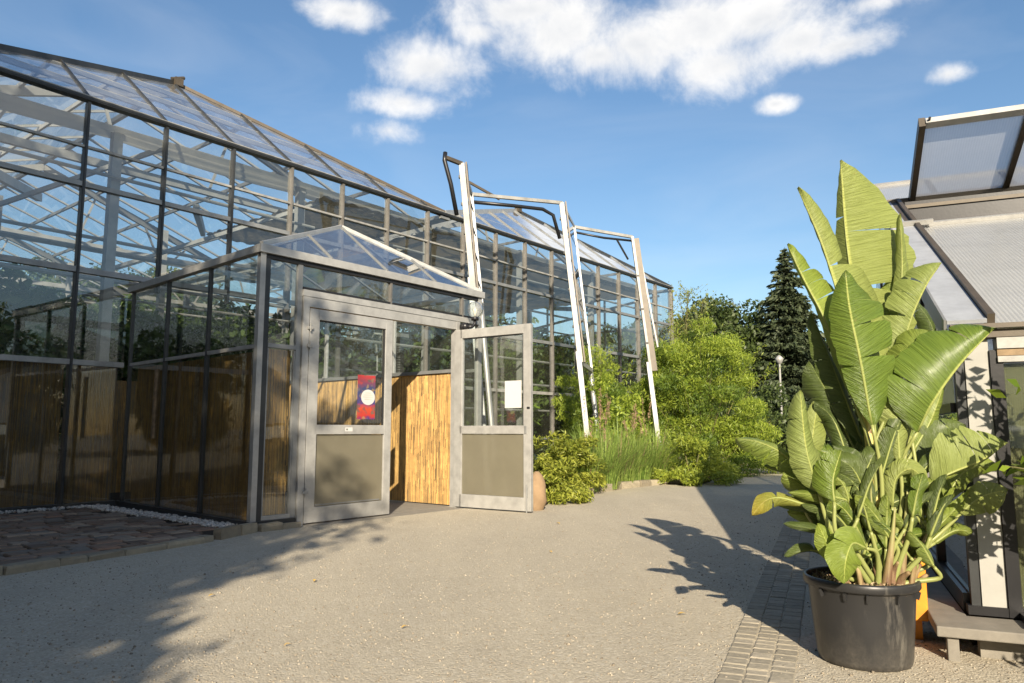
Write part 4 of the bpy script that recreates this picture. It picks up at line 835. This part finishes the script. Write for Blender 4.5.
bush('fern_bush', (1.05,13.4,0), mound(.62,.6,1.26,36,.14,.26,25), 5200, .09, .24, LF_FERN, 'taller feathery bush behind the boulder, left of the ornamental grass', droop=.45, stems=8, axis_out=True)
bush('fern_bush', (.35,13.9,0), mound(.7,.7,1.15,32,.14,.26,26), 4200, .09, .24, LF_FERN, 'green bush seen through the glass of the open door', droop=.45, stems=8, axis_out=True)
def grass_tuft(loc, h, r, n, label, group, heads):
    root = empty('ornamental_grass', loc, random.uniform(0,6), label, 'grass tuft', group); V, F = [], []; k = 0
    for i in range(n):
        a = rng.uniform(0,6.28); o_ = rng.uniform(0,.45)*r; L_ = h*rng.uniform(.6,1.15); out = r*rng.uniform(.2,1.5); w = rng.uniform(.005,.013); d = np.array([math.cos(a),math.sin(a),0]); s_ = np.array([-d[1],d[0],0])*w
        for j in range(5):
            t = j/4; p = d*(o_+out*t**1.7) + np.array([0,0,L_*(t*1.0-.32*t**3*out/r)]); e = s_*(1-t*.92); V += [p-e, p+e]
        F += [(k+2*j,k+2*j+1,k+2*j+3,k+2*j+2) for j in range(4)]; k += 10
    np_mesh('blades', np.array(V), np.array(F), [LF_GRASS, LF_STRAW], root, mi=np.repeat((rng.random(n) < .07).astype(int), 4))
    if heads:
        P = []; A = []
        for i in range(heads):
            a = rng.uniform(0,6.28); q = rng.uniform(.1,.9)*r; b_ = np.array([q*math.cos(a)*.4,q*math.sin(a)*.4,.3*h]); t_ = np.array([q*math.cos(a),q*math.sin(a),h*rng.uniform(1.0,1.42)]); 
            for s_ in rng.uniform(.62,1,70): P.append(b_+(t_-b_)*s_ + rng.normal(size=3)*.014); A.append(t_-b_)
        V, F = leaf_quads(np.array(P), .04, asp=.3, axis=np.array(A)*1.2, jit=.5); np_mesh('seed_heads', V, F, LF_STRAW, root)
GG = 'ornamental grass tufts behind the bed kerb'; gl_ = 'arching green ornamental grass tuft with pinkish seed heads behind the bed kerb'
for x_, y_, h_, r_ in ((1.35,13.55,.72,.5),(1.75,14.2,.85,.55),(2.15,14.95,.9,.6),(2.6,15.55,.88,.6),(3.05,16.05,.85,.6),(1.75,15.1,1.0,.6),(2.3,16.1,1.05,.65),(3.15,16.9,.95,.65),(2.75,16.6,1.0,.6),(1.45,14.6,.95,.6)): grass_tuft((x_,y_,.02), h_*1.4, r_*1.1, 480, gl_, GG, 2)
bush('leafy_shrub', (2.2,16.9,0), mound(.9,.6,2.6,45,.22,.4,28), 1200, .12, .36, LF_BAM, 'mid green leafy shrub against the facade between two screen posts', droop=.3, stems=12)
def sapling(loc, h, label):
    root = empty('sapling', loc, 0, label, 'tree'); mb = MB(); P = []
    for k in range(5):
        a = rng.uniform(0,6.28); pts = [Vector((0,0,0))]; d = Vector((math.cos(a)*.10,math.sin(a)*.10,1))
        for s_ in range(8): pts.append(pts[-1] + d*h/8*rng.uniform(.85,1.1)); d += Vector((rng.normal()*.07,rng.normal()*.07,0))
        mb.tube(pts, [.022*(1-i/9)+.003 for i in range(9)], 5)
        for s_ in range(44):
            t = rng.uniform(.35,1)*8; i = min(7,int(t)); b0 = pts[i].lerp(pts[i+1], t-i); e = b0 + Vector((rng.normal()*.32,rng.normal()*.32,rng.uniform(.1,.5))); mb.tube([b0,e], [.005,.002], 3, cap=False)
            for q in rng.random(9): P.append(np.array(b0.lerp(e,q)) + rng.normal(size=3)*.03)
    mb.build('stems', TWIG, root); V, F = leaf_quads(np.array(P), .065, asp=.55); np_mesh('foliage', V, F, LF_BIRCH, root)
sapling((4.55,20.6,0), 5.0, 'thin young sapling with sparse pale leaves at the far corner of the greenhouse')
# boulder by the door
bm = bmesh.new(); bmesh.ops.create_icosphere(bm, subdivisions=3, radius=1)
for v in bm.verts:
    q = v.co.copy(); k_ = 1 + .13*math.sin(q.x*3+1)*math.cos(q.y*2.3) + .06*math.sin(q.z*7+q.x*4); v.co = Vector((q.x*.18*k_, q.y*.2*k_, q.z*.29*k_))
me = bpy.data.meshes.new('boulder'); bm.to_mesh(me); bm.free(); me.materials.append(BOULDER); me.polygons.foreach_set('use_smooth',[True]*len(me.polygons)); bo = bpy.data.objects.new('boulder', me); COL.objects.link(bo); bo.location = (.325,10.65,.2); tag(bo, 'tan rounded boulder standing behind the open door leaf', 'boulder')
# street lamp
lm = empty('street_lamp', (12.7,35,0), 0, 'slim pale street lamp in front of the dark conifer', 'street lamp')
MB().tube([(0,0,0),(0,0,4.3)], [.06,.045], 10).build('pole', ALUW, lm); MB().lathe([(.05,4.25),(.12,4.32),(.20,4.52),(.06,4.66),(0,4.68)], (0,0,0), 16).build('lamp_head', ALUW, lm, True)
# ------------------------------------------------------------ potted bird-of-paradise / banana-leaved plant
PX, PY = 1.710, 3.745
pot = empty('plant_pot', (PX, PY, 0), 0, 'large black plastic tub with rolled rim standing on the gravel, holding the banana-leaved plant', 'plant pot')
MB().lathe([(r_*.865, z_*1.0) for r_, z_ in [(.0,.008),(.222,.0),(.238,.006),(.246,.03),(.266,.22),(.278,.345),(.281,.352),(.297,.354),(.304,.362),(.304,.388),(.298,.397),(.288,.397),(.282,.388),(.275,.34),(.271,.30)]], seg=72).build('tub', POT, pot, True)
for a in (-1.9,-1.35,-.7,.2,2.2,3.5,4.0):
    MB().beam((.253*math.cos(a),.253*math.sin(a),.352),(.244*math.cos(a),.244*math.sin(a),.318),.012,.022,(math.cos(a),math.sin(a),0)).build('rim_rib', POT, pot)
nx = 26; V, F = [], []
for i in range(nx+1):
    for j in range(40):
        r_ = .241*i/nx; a = 6.2832*j/40; V.append((r_*math.cos(a), r_*math.sin(a), .352 + .012*math.sin(r_*60+a*3)*.6 + rng.normal()*.004 + .02*(1-r_/.241)))
F = [(i*40+j, i*40+(j+1)%40, (i+1)*40+(j+1)%40, (i+1)*40+j) for i in range(nx) for j in range(40)]
MULCH = island_mat('mulch', [(0,(.16,.115,.07)),(1,(.2,.145,.09))], .95, 90, 1.0); soil_o = np_mesh('potting_soil', V, F, MULCH, pot)
P = []; 
for i in range(520):
    r_ = .232*math.sqrt(rng.random()); a = rng.uniform(0,6.28); P.append((r_*math.cos(a), r_*math.sin(a), .366+.02*(1-r_/.27)+rng.uniform(0,.012)))
V, F = leaf_quads(np.array(P), .030, asp=.4, axis=np.tile((0,0,-.02),(len(P),1)), jit=1.0); V[:,2] = np.maximum(V[:,2], .345)
np_mesh('mulch_chips', V, F, island_mat('wood_chips', [(0,(.16,.10,.06)),(.5,(.34,.25,.15)),(1,(.46,.38,.25))], .9, 40, .3), soil_o)

pl = empty('potted_plant', (PX, PY, 0), 0, 'tall banana-leaved plant with torn paddle leaves growing in the black tub', 'plant')
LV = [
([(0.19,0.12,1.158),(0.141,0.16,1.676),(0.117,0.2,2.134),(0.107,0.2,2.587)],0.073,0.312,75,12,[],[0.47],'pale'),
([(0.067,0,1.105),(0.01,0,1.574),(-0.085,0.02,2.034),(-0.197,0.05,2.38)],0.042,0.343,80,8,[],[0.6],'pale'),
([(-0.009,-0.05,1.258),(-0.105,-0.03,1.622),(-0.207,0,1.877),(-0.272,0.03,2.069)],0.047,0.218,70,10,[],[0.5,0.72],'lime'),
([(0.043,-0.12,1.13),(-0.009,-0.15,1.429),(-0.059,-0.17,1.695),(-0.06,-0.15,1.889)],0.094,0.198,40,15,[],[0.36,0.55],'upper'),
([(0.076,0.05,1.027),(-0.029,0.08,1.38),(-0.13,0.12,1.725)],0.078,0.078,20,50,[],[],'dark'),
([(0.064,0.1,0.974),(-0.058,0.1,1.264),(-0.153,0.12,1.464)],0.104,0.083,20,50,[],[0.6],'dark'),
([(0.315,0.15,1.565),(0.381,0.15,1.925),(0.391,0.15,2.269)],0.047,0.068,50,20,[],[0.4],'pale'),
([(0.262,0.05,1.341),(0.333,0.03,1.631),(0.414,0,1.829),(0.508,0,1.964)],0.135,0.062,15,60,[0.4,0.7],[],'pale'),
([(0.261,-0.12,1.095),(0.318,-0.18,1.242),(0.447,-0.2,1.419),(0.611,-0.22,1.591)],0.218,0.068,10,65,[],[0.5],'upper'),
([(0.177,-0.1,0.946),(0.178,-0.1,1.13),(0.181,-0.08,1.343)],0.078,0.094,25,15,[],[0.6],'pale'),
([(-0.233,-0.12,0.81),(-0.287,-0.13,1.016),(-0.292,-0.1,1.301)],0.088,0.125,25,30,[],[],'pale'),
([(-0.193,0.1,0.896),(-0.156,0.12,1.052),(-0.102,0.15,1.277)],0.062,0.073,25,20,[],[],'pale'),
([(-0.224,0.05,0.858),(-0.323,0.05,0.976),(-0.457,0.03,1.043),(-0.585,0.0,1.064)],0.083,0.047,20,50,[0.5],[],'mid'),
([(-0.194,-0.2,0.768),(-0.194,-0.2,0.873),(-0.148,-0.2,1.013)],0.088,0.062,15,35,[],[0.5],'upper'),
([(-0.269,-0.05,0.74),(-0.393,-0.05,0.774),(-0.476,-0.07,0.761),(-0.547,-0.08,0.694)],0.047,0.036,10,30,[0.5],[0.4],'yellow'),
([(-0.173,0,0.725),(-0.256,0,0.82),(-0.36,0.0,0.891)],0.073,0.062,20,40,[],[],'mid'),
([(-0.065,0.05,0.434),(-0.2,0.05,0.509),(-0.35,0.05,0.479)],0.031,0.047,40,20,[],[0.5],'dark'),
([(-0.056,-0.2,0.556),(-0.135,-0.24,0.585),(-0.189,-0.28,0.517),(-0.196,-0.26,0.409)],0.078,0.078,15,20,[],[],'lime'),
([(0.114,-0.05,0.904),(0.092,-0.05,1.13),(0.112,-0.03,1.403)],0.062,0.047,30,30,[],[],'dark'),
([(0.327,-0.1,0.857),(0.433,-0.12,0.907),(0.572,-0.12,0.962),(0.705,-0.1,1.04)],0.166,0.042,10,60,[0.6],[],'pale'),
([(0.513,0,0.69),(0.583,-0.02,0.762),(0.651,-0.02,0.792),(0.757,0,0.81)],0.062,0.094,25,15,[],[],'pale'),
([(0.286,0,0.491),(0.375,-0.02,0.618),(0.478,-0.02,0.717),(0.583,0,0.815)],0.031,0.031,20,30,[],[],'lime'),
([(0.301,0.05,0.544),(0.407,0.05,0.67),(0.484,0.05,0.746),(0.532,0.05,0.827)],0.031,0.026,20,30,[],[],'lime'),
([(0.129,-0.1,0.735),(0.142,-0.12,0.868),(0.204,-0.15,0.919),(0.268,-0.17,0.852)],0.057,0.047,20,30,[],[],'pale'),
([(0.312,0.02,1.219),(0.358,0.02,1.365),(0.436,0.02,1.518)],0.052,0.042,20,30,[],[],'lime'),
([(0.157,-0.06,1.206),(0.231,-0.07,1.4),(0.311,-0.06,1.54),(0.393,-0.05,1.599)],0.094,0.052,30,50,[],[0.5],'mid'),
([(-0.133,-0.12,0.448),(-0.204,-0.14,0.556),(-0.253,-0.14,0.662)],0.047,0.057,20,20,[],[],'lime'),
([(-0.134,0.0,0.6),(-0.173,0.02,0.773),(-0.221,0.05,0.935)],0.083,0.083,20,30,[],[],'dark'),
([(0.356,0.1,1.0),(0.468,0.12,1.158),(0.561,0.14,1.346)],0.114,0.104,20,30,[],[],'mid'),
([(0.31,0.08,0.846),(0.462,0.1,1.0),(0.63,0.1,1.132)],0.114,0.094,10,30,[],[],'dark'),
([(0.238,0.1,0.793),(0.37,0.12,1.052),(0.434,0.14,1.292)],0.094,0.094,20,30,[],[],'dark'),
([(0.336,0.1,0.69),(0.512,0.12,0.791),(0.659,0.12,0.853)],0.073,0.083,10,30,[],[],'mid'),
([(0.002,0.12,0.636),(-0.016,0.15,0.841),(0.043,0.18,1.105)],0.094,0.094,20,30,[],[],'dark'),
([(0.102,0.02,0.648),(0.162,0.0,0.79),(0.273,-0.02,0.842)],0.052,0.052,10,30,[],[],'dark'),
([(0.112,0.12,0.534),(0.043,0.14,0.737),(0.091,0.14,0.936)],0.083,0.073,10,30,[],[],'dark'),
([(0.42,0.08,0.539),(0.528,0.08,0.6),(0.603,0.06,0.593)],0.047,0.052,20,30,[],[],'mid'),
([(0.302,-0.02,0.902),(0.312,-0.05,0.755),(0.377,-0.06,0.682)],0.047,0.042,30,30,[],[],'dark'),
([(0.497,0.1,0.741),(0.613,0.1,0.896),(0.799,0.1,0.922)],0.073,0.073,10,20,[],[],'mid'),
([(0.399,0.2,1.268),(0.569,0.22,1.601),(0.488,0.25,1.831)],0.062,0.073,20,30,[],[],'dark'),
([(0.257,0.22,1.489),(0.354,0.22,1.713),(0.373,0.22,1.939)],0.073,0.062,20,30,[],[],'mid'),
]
def mixstem():
    x = M_('stem_base'); z = x.node('ShaderNodeSeparateXYZ', {0: x.tc.outputs['Object']}); n = x.noise(1, 4, .6, x.co('Object', (40,40,4)))
    f = x.math('ADD', z.outputs[2], x.math('MULTIPLY', x.math('SUBTRACT', n, .5), .6)); c = x.ramp(f, [(.38,(.14,.08,.045)),(.52,(.26,.20,.095)),(.68,(.25,.25,.09))]); x.col(c, .5); x.bump(n, .3, .006); return x.m
MIXSTEM = mixstem()
def catmull(P, t):
    n = len(P)-1; x = min(max(t,0),.99999)*n; i = int(x); f = x-i
    g = lambda k: P[k] if 0 <= k <= n else (P[0]*2-P[1] if k < 0 else P[n]*2-P[n-1])
    a, b, c, d = g(i-1), g(i), g(i+1), g(i+2)
    return .5*((2*b)+(c-a)*f+(2*a-5*b+4*c-d)*f*f+(3*b-a-3*c+d)*f**3)
def prof(t, side): return max(0.0, math.sin(min(1,(t+.012)/.40)*1.5708)**.7 * math.sin(min(1,(1-t)/.42)*1.5708)**.62)
NRM = Vector((0,-1,0))
SEG = {1: (1.0,.46), 2: (1.0,.8,.6), 0: (1.05,1.15)}       # some torn leaves narrow sharply beyond the tear
def paddle(idx, mid, wl_, wr_, al, ar, tl, tr, mt):
    P = [Vector(p) for p in mid]; L_ = sum((b-a).length for a, b in zip(P[:-1],P[1:])); V, UVs, F = [], [], []
    ph = random.uniform(0,6.28)
    def fr(t):
        p = catmull(P,t); d = (catmull(P,min(1,t+.02))-catmull(P,max(0,t-.02))).normalized(); s = d.cross(NRM)
        s = s.normalized() if s.length > .05 else Vector((1,0,0)); n_ = s.cross(d).normalized(); return p, d, s, n_      # s points to the right of the midrib seen from outside
    for side, w, ang, tears in ((-1,wl_,al,tl),(1,wr_,ar,tr)):
        auto = [] if w < .05 else [q for q in (random.uniform(.28,.48), random.uniform(.55,.85)) if all(abs(q-t_) > .1 for t_ in tears) and random.random() < .75]; cuts = [0.0]+sorted(list(tears)+auto)+[1.0]; GP = {q: (.07 if q in auto else .30) for q in cuts}; a0 = R(ang)
        for si in range(len(cuts)-1):
            t0, t1 = cuts[si], cuts[si+1]; nt_ = max(6, int(34*(t1-t0))); ns = 9; base = len(V)
            for i in range(nt_+1):
                for j in range(ns+1):
                    k = i/nt_; s_ = j/ns; sh = .30*s_**1.4
                    lo = sh*(GP[t0]*.9 if si else 0); hi = sh*(GP[t1]*1.1 if si < len(cuts)-2 else 0)
                    kk = lo + k*(1-lo-hi); t = t0+(t1-t0)*kk; p, d, s, n_ = fr(t)
                    ww = 1.12*w*prof(t,side)*(SEG[idx][sum(t_ <= t0+1e-6 for t_ in tears)] if idx in SEG and side > 0 else 1)
                    if (si or si < len(cuts)-2): ww *= 1-.10*abs(2*k-1)**5
                    curl = a0 - .55*s_*math.sin(t*3.0+ph)*.5 + .25*s_
                    dirv = s*side*math.cos(curl) - n_*math.sin(curl)*(1)
                    q = p + dirv*ww*s_ *(1 + (.035*math.sin(t*L_*47+ph*3)+.02*math.sin(t*L_*131+ph))*s_**6) + d*(.07*ww*s_) + n_*(.006*math.sin(t*L_*60+ph)*s_*(1-s_*.2) + .012*math.sin(t*9+ph*2+side)*s_*s_ + .016*math.sin(s_*math.pi)*(w/.3))
                    V.append(q); UVs.append((side*s_, t*L_))
            for i in range(nt_):
                for j in range(ns):
                    f = (base+i*(ns+1)+j, base+i*(ns+1)+j+1, base+(i+1)*(ns+1)+j+1, base+(i+1)*(ns+1)+j); F.append(f if side > 0 else f[::-1])
    me = bpy.data.meshes.new('leaf'); me.from_pydata([tuple(v) for v in V], [], F); me.materials.append(PAD[mt])
    uvl = me.uv_layers.new(name='UVMap'); 
    for lp in me.loops: uvl.data[lp.index].uv = UVs[lp.vertex_index]
    me.polygons.foreach_set('use_smooth',[True]*len(F)); me.update(); o = bpy.data.objects.new('leaf', me); COL.objects.link(o); o.parent = pl
    # midrib and petiole down to the crown in the pot
    pts = [catmull(P, i/12) - Vector((0,-.0,0)) for i in range(13)]
    MB().tube([p + fr(i/12)[3]*-.004 for i, p in enumerate(pts)], [.006*(1-i/13)+.0012 for i in range(13)], 7).build('midrib', MIDRIB, o, True)
    b = P[0]; d0 = (P[1]-P[0]).normalized(); x0 = max(-.15, min(.17, b.x*.28 + .05)) + random.uniform(-.02,.02); root_ = Vector((x0, max(-.16,min(.14,b.y*.6)), .37))
    Ls = (b-root_).length; m1 = b - d0*Ls*.42; c = [root_, root_.lerp(m1,.5) + Vector((0,0,.05*Ls)), m1.lerp(b,.25), b]
    cp = [catmull(c, i/14) for i in range(15)]
    MB().tube(cp, [.015-.007*(i/14) for i in range(15)], 8).build('petiole', PETIOLE, o, True)
    return o
for k in range(42):
    a = random.uniform(.05,1.25); a = math.pi - a if k % 2 else a; bx, bz = random.uniform(-.05,.2), random.uniform(.42,.85); L0 = random.uniform(.30,.52); dy = random.uniform(.02,.26) if k < 22 else random.uniform(-.16,-.02)
    ex, ez = math.cos(a)*L0, math.sin(a)*L0
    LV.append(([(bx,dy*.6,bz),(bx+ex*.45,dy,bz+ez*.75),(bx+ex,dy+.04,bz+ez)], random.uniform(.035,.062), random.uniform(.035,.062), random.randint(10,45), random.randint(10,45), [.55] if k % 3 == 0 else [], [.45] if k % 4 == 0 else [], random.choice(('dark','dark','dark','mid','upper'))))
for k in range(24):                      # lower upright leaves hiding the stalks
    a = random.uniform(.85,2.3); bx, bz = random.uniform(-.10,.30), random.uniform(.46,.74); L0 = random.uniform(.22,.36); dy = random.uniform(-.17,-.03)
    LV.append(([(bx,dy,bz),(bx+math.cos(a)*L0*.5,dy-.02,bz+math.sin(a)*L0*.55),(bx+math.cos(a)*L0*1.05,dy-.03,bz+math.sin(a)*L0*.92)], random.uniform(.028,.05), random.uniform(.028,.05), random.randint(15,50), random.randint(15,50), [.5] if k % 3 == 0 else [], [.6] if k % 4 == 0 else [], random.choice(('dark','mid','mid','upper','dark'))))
for i, a in enumerate(LV): paddle(i, *a)
def stemtube(pts, r, m_, nm='stem'):
    P = [Vector(p) for p in pts]; n = 14; rr = [r[0]+(r[1]-r[0])*i/n for i in range(n+1)]
    MB().tube([catmull(P,i/n) for i in range(n+1)], rr, 10).build(nm, m_, pl, True)
stemtube([(.10,-.03,.35),(.085,-.04,.72),(.07,-.03,1.05),(.055,-.02,1.24)], (.042,.014), YSTEM)
stemtube([(.02,.02,.35),(-.02,.03,.7),(-.05,.05,1.0)], (.034,.008), SHEATH); stemtube([(.16,.05,.35),(.19,.06,.7),(.2,.08,.98)], (.03,.007), SHEATH)
stemtube([(-.06,.05,.35),(-.08,.06,.62),(-.05,.08,.9)], (.03,.008), SHEATH); stemtube([(.14,-.10,.35),(.165,-.12,.58),(.19,-.13,.82)], (.024,.004), MIXSTEM); stemtube([(.20,-.07,.35),(.27,-.08,.55),(.36,-.09,.78)], (.022,.004), MIXSTEM)
stemtube([(.06,-.12,.35),(.09,-.14,.55),(.115,-.15,.74)], (.024,.004), MIXSTEM); stemtube([(.12,.02,.35),(.17,0,.7),(.24,-.02,1.0),(.30,-.05,1.2)], (.024,.004), MIXSTEM)
for i in range(12):
    a = rng.uniform(0,6.28); lx, ly = .08+.07*math.cos(a), .07*math.sin(a); tx = lx*1.6+rng.uniform(-.16,.16)
    stemtube([(lx,ly,.35),((lx+tx)/2,ly*1.1,.55),(tx,ly*1.4,rng.uniform(.68,.95))], (rng.uniform(.013,.02),.004), SHEATH if i % 2 else MIXSTEM)
# dry cut sheaths around the base
for i in range(34):
    a = rng.uniform(-.2,6.0); r0 = rng.uniform(.02,.13); lx = .09 + .8*r0*math.cos(a); ly = r0*math.sin(a)*1.0; h = rng.uniform(.06,.20); o_ = rng.uniform(.02,.10)
    stemtube([(lx,ly,.345),(lx+math.cos(a)*o_*.4,ly+math.sin(a)*o_*.4,.35+h*.6),(lx+math.cos(a)*o_,ly+math.sin(a)*o_,.35+h)], (rng.uniform(.014,.024), rng.uniform(.004,.012)), SHEATH, 'dry_sheath')
for dx, dy, ex, h in ((.19,-.10,.05,.12),(.20,-.05,.07,.10),(.18,-.12,.03,.15),(.205,-.08,.08,.07),(-.10,-.1,-.06,.12),(-.06,-.14,-.03,.14)):
    stemtube([(dx,dy,.35),(dx+ex*.5,dy-.01,.35+h*.6),(dx+ex,dy-.01,.35+h)], (.015,.008), SHEATH, 'dry_sheath')
# orange tub behind the pot
ob = empty('orange_crate', (2.13,4.22,.0), -R(23), 'bright orange plastic crate tucked behind the black plant tub', 'crate')
mb = MB().box((-.19,-.13,.10),(.13,.13,.46)); mb.build('body', ORANGE, ob, bevel=.008)
MB().box((-.20,-.14,.462),(.14,.14,.485)).build('rim', ORANGE, ob, bevel=.005)
for x_ in (-.14,.08): MB().box((x_-.02,-.1,0),(x_+.02,.1,.098)).build('foot', ORANGE, ob)

# glossy shrub reaching in from the right
sh = empty('glossy_shrub', (2.75,3.15,0), 0, 'glossy bright green shrub reaching in from the right edge in front of the low greenhouse', 'bush')
mbt = MB(); P = []; A = []
tips = [(-.56,.02,1.26),(-.50,.0,1.12),(-.50,.1,.98),(-.60,.12,.95),(-.40,-.02,1.3),(-.45,.05,1.1),(-.42,.15,.80),(-.42,-.02,1.86),(-.40,.04,1.62),(-.2,0,1.5),(-.15,.1,1.2),(-.1,-.1,.9),(.2,.1,1.6),(.3,0,1.2),(.1,.2,1.0),(-.30,.1,1.02)]
for t in tips:
    t = Vector(t); b0 = Vector((.0,0,.25+t.z*.3)); m_ = b0.lerp(t,.5) + Vector((.05,0,.12)); pts = [catmull([b0,m_,t],i/8) for i in range(9)]; mbt.tube(pts, [.012-.0011*i for i in range(9)], 6)
    for i in range(34):
        q = .35+.65*rng.random()**.7; p = catmull([b0,m_,t],q); P.append(np.array(p)+rng.normal(size=3)*np.array([.05,.05,.04])); A.append(np.array((t-b0).normalized())*.8)
mbt.tube([(0,0,0),(.02,0,.5),(.05,0,1.3),(.08,0,1.8)], [.03,.025,.018,.006], 8); mbt.build('stems', TWIG, sh)
V, F = leaf_quads(np.array(P), .085, asp=.42, axis=np.array(A), jit=.75, droop=.1); np_mesh('foliage', V, F, LF_CIT, sh)

bush('glossy_shrub', (2.75,2.0,0), mound(.62,.5,1.0,30,.14,.24,41), 2600, .08, .42, LF_CIT, 'added unseen low glossy shrub, casting shade on the step and ground at the right', droop=.1, stems=8)  # added out of view to shade the step and ground at lower right
# ------------------------------------------------------------ inside the hothouse
def L2W(u_, y_, z=0): return W(u_, -y_, z)
def hot(loc, h, r, label, group, seed):
    return tree('hothouse_shrub', loc, h, r, label, 'shrub', group, LF_IN, seed, .22, 170, 40, .1)
GI = 'dark shrubs growing inside the greenhouse'; gil = 'dense dark green shrub growing inside the greenhouse'
h0 = hot(L2W(-3.5,4.5), 4.0, 2.0, gil, GI, 31)
for u_, y_, s_ in ((-1.2,5.5,.95),(1.0,8.0,1.0),(-6.5,7,1.05),(4.6,6.2,.95),(6.6,6.4,.98),(8.6,5.8,1.08),(10.9,4.4,1.0),(12.0,4.4,1.12),(13.8,3.8,1.0),(15.8,4.2,1.05),(3.0,10.5,.9),(-4.6,9.5,1.0),(9.2,9,1.1),(13,9.5,1.15),(-2.2,3.2,.72),(17.2,3.4,1.0),(7.4,7.5,1.0),(-7.5,13,1.25),(-4.5,14.5,1.3),(-1.5,13.5,1.2),(1.5,14.8,1.3),(-6.0,10.5,1.1),(-9.5,9,1.2),(-3.2,2.6,.85),(-.9,3.4,.95),(.9,5.2,1.0),(-2.0,7.5,1.2),(5.6,4.9,.85),(7.9,4.6,.9),(9.8,4.2,.95),(11.2,2.5,1.0),(12.9,2.4,.95),(14.6,2.5,1.05),(16.6,2.3,1.0),(5.2,9.5,1.2),(7.5,11,1.3),(10.5,12,1.3),(14,13,1.3),(2.4,8.5,1.1),(3.9,5.2,.9)): place(h0, L2W(u_,y_), u_*2.3, s_)
def banana(loc, h, rz_, n, label, group, seed):
    random.seed(seed); root = empty('banana_plant', loc, rz_, label, 'plant', group); MB().tube([(0,0,0),(.02,0,h*.3),(0,0,h*.5)], [.09,.07,.04], 9).build('stem', PETIOLE, root, True)
    for k in range(n):
        a = 2*math.pi*k/n + random.uniform(-.3,.3); L_ = h*random.uniform(.45,.62); up = random.uniform(.5,1.1); nt_ = 14; V, F = [], []
        for i in range(nt_+1):
            t = i/nt_; x = L_*t*.75; z = h*.48 + L_*(up*t - .65*t*t); w = .17*L_/h*2.2*prof(t,1)
            for s_ in (-1,-.5,0,.5,1): V.append((x*math.cos(a) - w*s_*math.sin(a), x*math.sin(a)+w*s_*math.cos(a), z + .35*w*abs(s_) - .02*math.sin(t*30+s_)))
        F = [(i*5+j,i*5+j+1,(i+1)*5+j+1,(i+1)*5+j) for i in range(nt_) for j in range(4)]
        o = np_mesh('leaf', V, F, BAN, root, smooth=True)
    return root
BAN = leaf_mat('banana_leaf', (.16,.28,.03), (.32,.46,.08), .35, (.3,.45,.06), .35, 2)
GB = 'banana plants inside the greenhouse'
b0 = banana(L2W(9.4,.95), 2.5, .3, 8, 'banana plant inside the glass, seen through the open door leaf', GB, 4)
place(b0, L2W(7.2,.9), 2.1, 1.25, 'banana plant above the reed mat at the right side of the doorway', GB); place(b0, L2W(10.9,1.1), 4.0, 1.0, 'banana plant inside the facade right of the open door', GB); place(b0, L2W(7.6,2.4), 1.0, 1.4, 'banana plant just right of and behind the heater duct', GB); place(b0, L2W(4.7,1.6), .7, 1.4, 'banana plant seen through the glass of the closed door leaf', GB); place(b0, L2W(8.3,1.5), 3.3, 1.3, 'banana plant inside the facade, hidden partly by the open door leaf', GB)
# heater with bent pipes above the reed mat
ht = empty('duct_heater', L2W(6.75,.6,.15), GR, 'black upright ribbed heater duct with bent white pipes seen through the doorway', 'heater')
mb = MB(); prof_ = []
for i in range(31): prof_ += [(.10+.008*(i%2), 2.12+.027*i)]
mb.lathe([(0,2.12)]+prof_+[(0,2.95)], seg=18).build('duct', RUBBER, ht); MB().tube([(0,0,0),(0,0,2.1)], .05, 8).build('stand', GALV, ht)
for dx, l_ in ((-.62,.2),(-.42,.25)): MB().tube([(dx,0,0),(dx,0,2.45),(dx-.04,0,2.75),(dx-.16,0,2.9),(dx-.1,0,3.0),(-.05,0,3.02)], .022, 8).build('pipe', ALUW, ht, True)
MB().box((-.16,-.12,2.96),(.16,.12,3.06)).build('cap', GALV, ht); MB().lathe([(.06,2.02),(.13,2.05),(.13,2.09),(.06,2.119)], seg=14).build('flange', GALV, ht)
# back partition of the doorway: reed panel with dark cabinet
sc = empty('reed_partition', L2W(1.65,2.4), GR, 'upright reed panel standing inside behind the closed door leaf', 'screen')
reed_mat((-.42,0,0), (.42,.025,2.0), sc); MB().box((-.47,-.02,0),(-.425,.04,2.02)).build('post', WOOD, sc); MB().box((.425,-.02,0),(.47,.04,2.02)).build('post', WOOD, sc)
# fallen leaves on the gravel
FL = plain('fallen_leaf', (.45,.30,.08), .7, 0, 60, .3)
for i, (x_, y_, s_) in enumerate(((-1.45,5.6,.05),(.55,9.0,.06),(-.6,4.3,.035),(1.02,4.6,.045),(-1.15,3.95,.03),(.35,6.9,.04),(-2.0,5.1,.04))):
    V = []; a0 = random.uniform(0,6.28)
    for k in range(10):
        a = 6.2832*k/10; r_ = s_*.5*(1+.25*math.cos(2*a)); V.append((r_*math.cos(a), r_*.6*math.sin(a), .006+.012*abs(math.sin(a))))
    o = MB().add(V, [tuple(range(10))]).build('fallen_leaf', FL); o.location = (x_,y_,.004); o.rotation_euler = (0,0,a0); tag(o, 'small dry fallen leaf lying on the gravel', 'leaf', 'fallen leaves on the gravel')
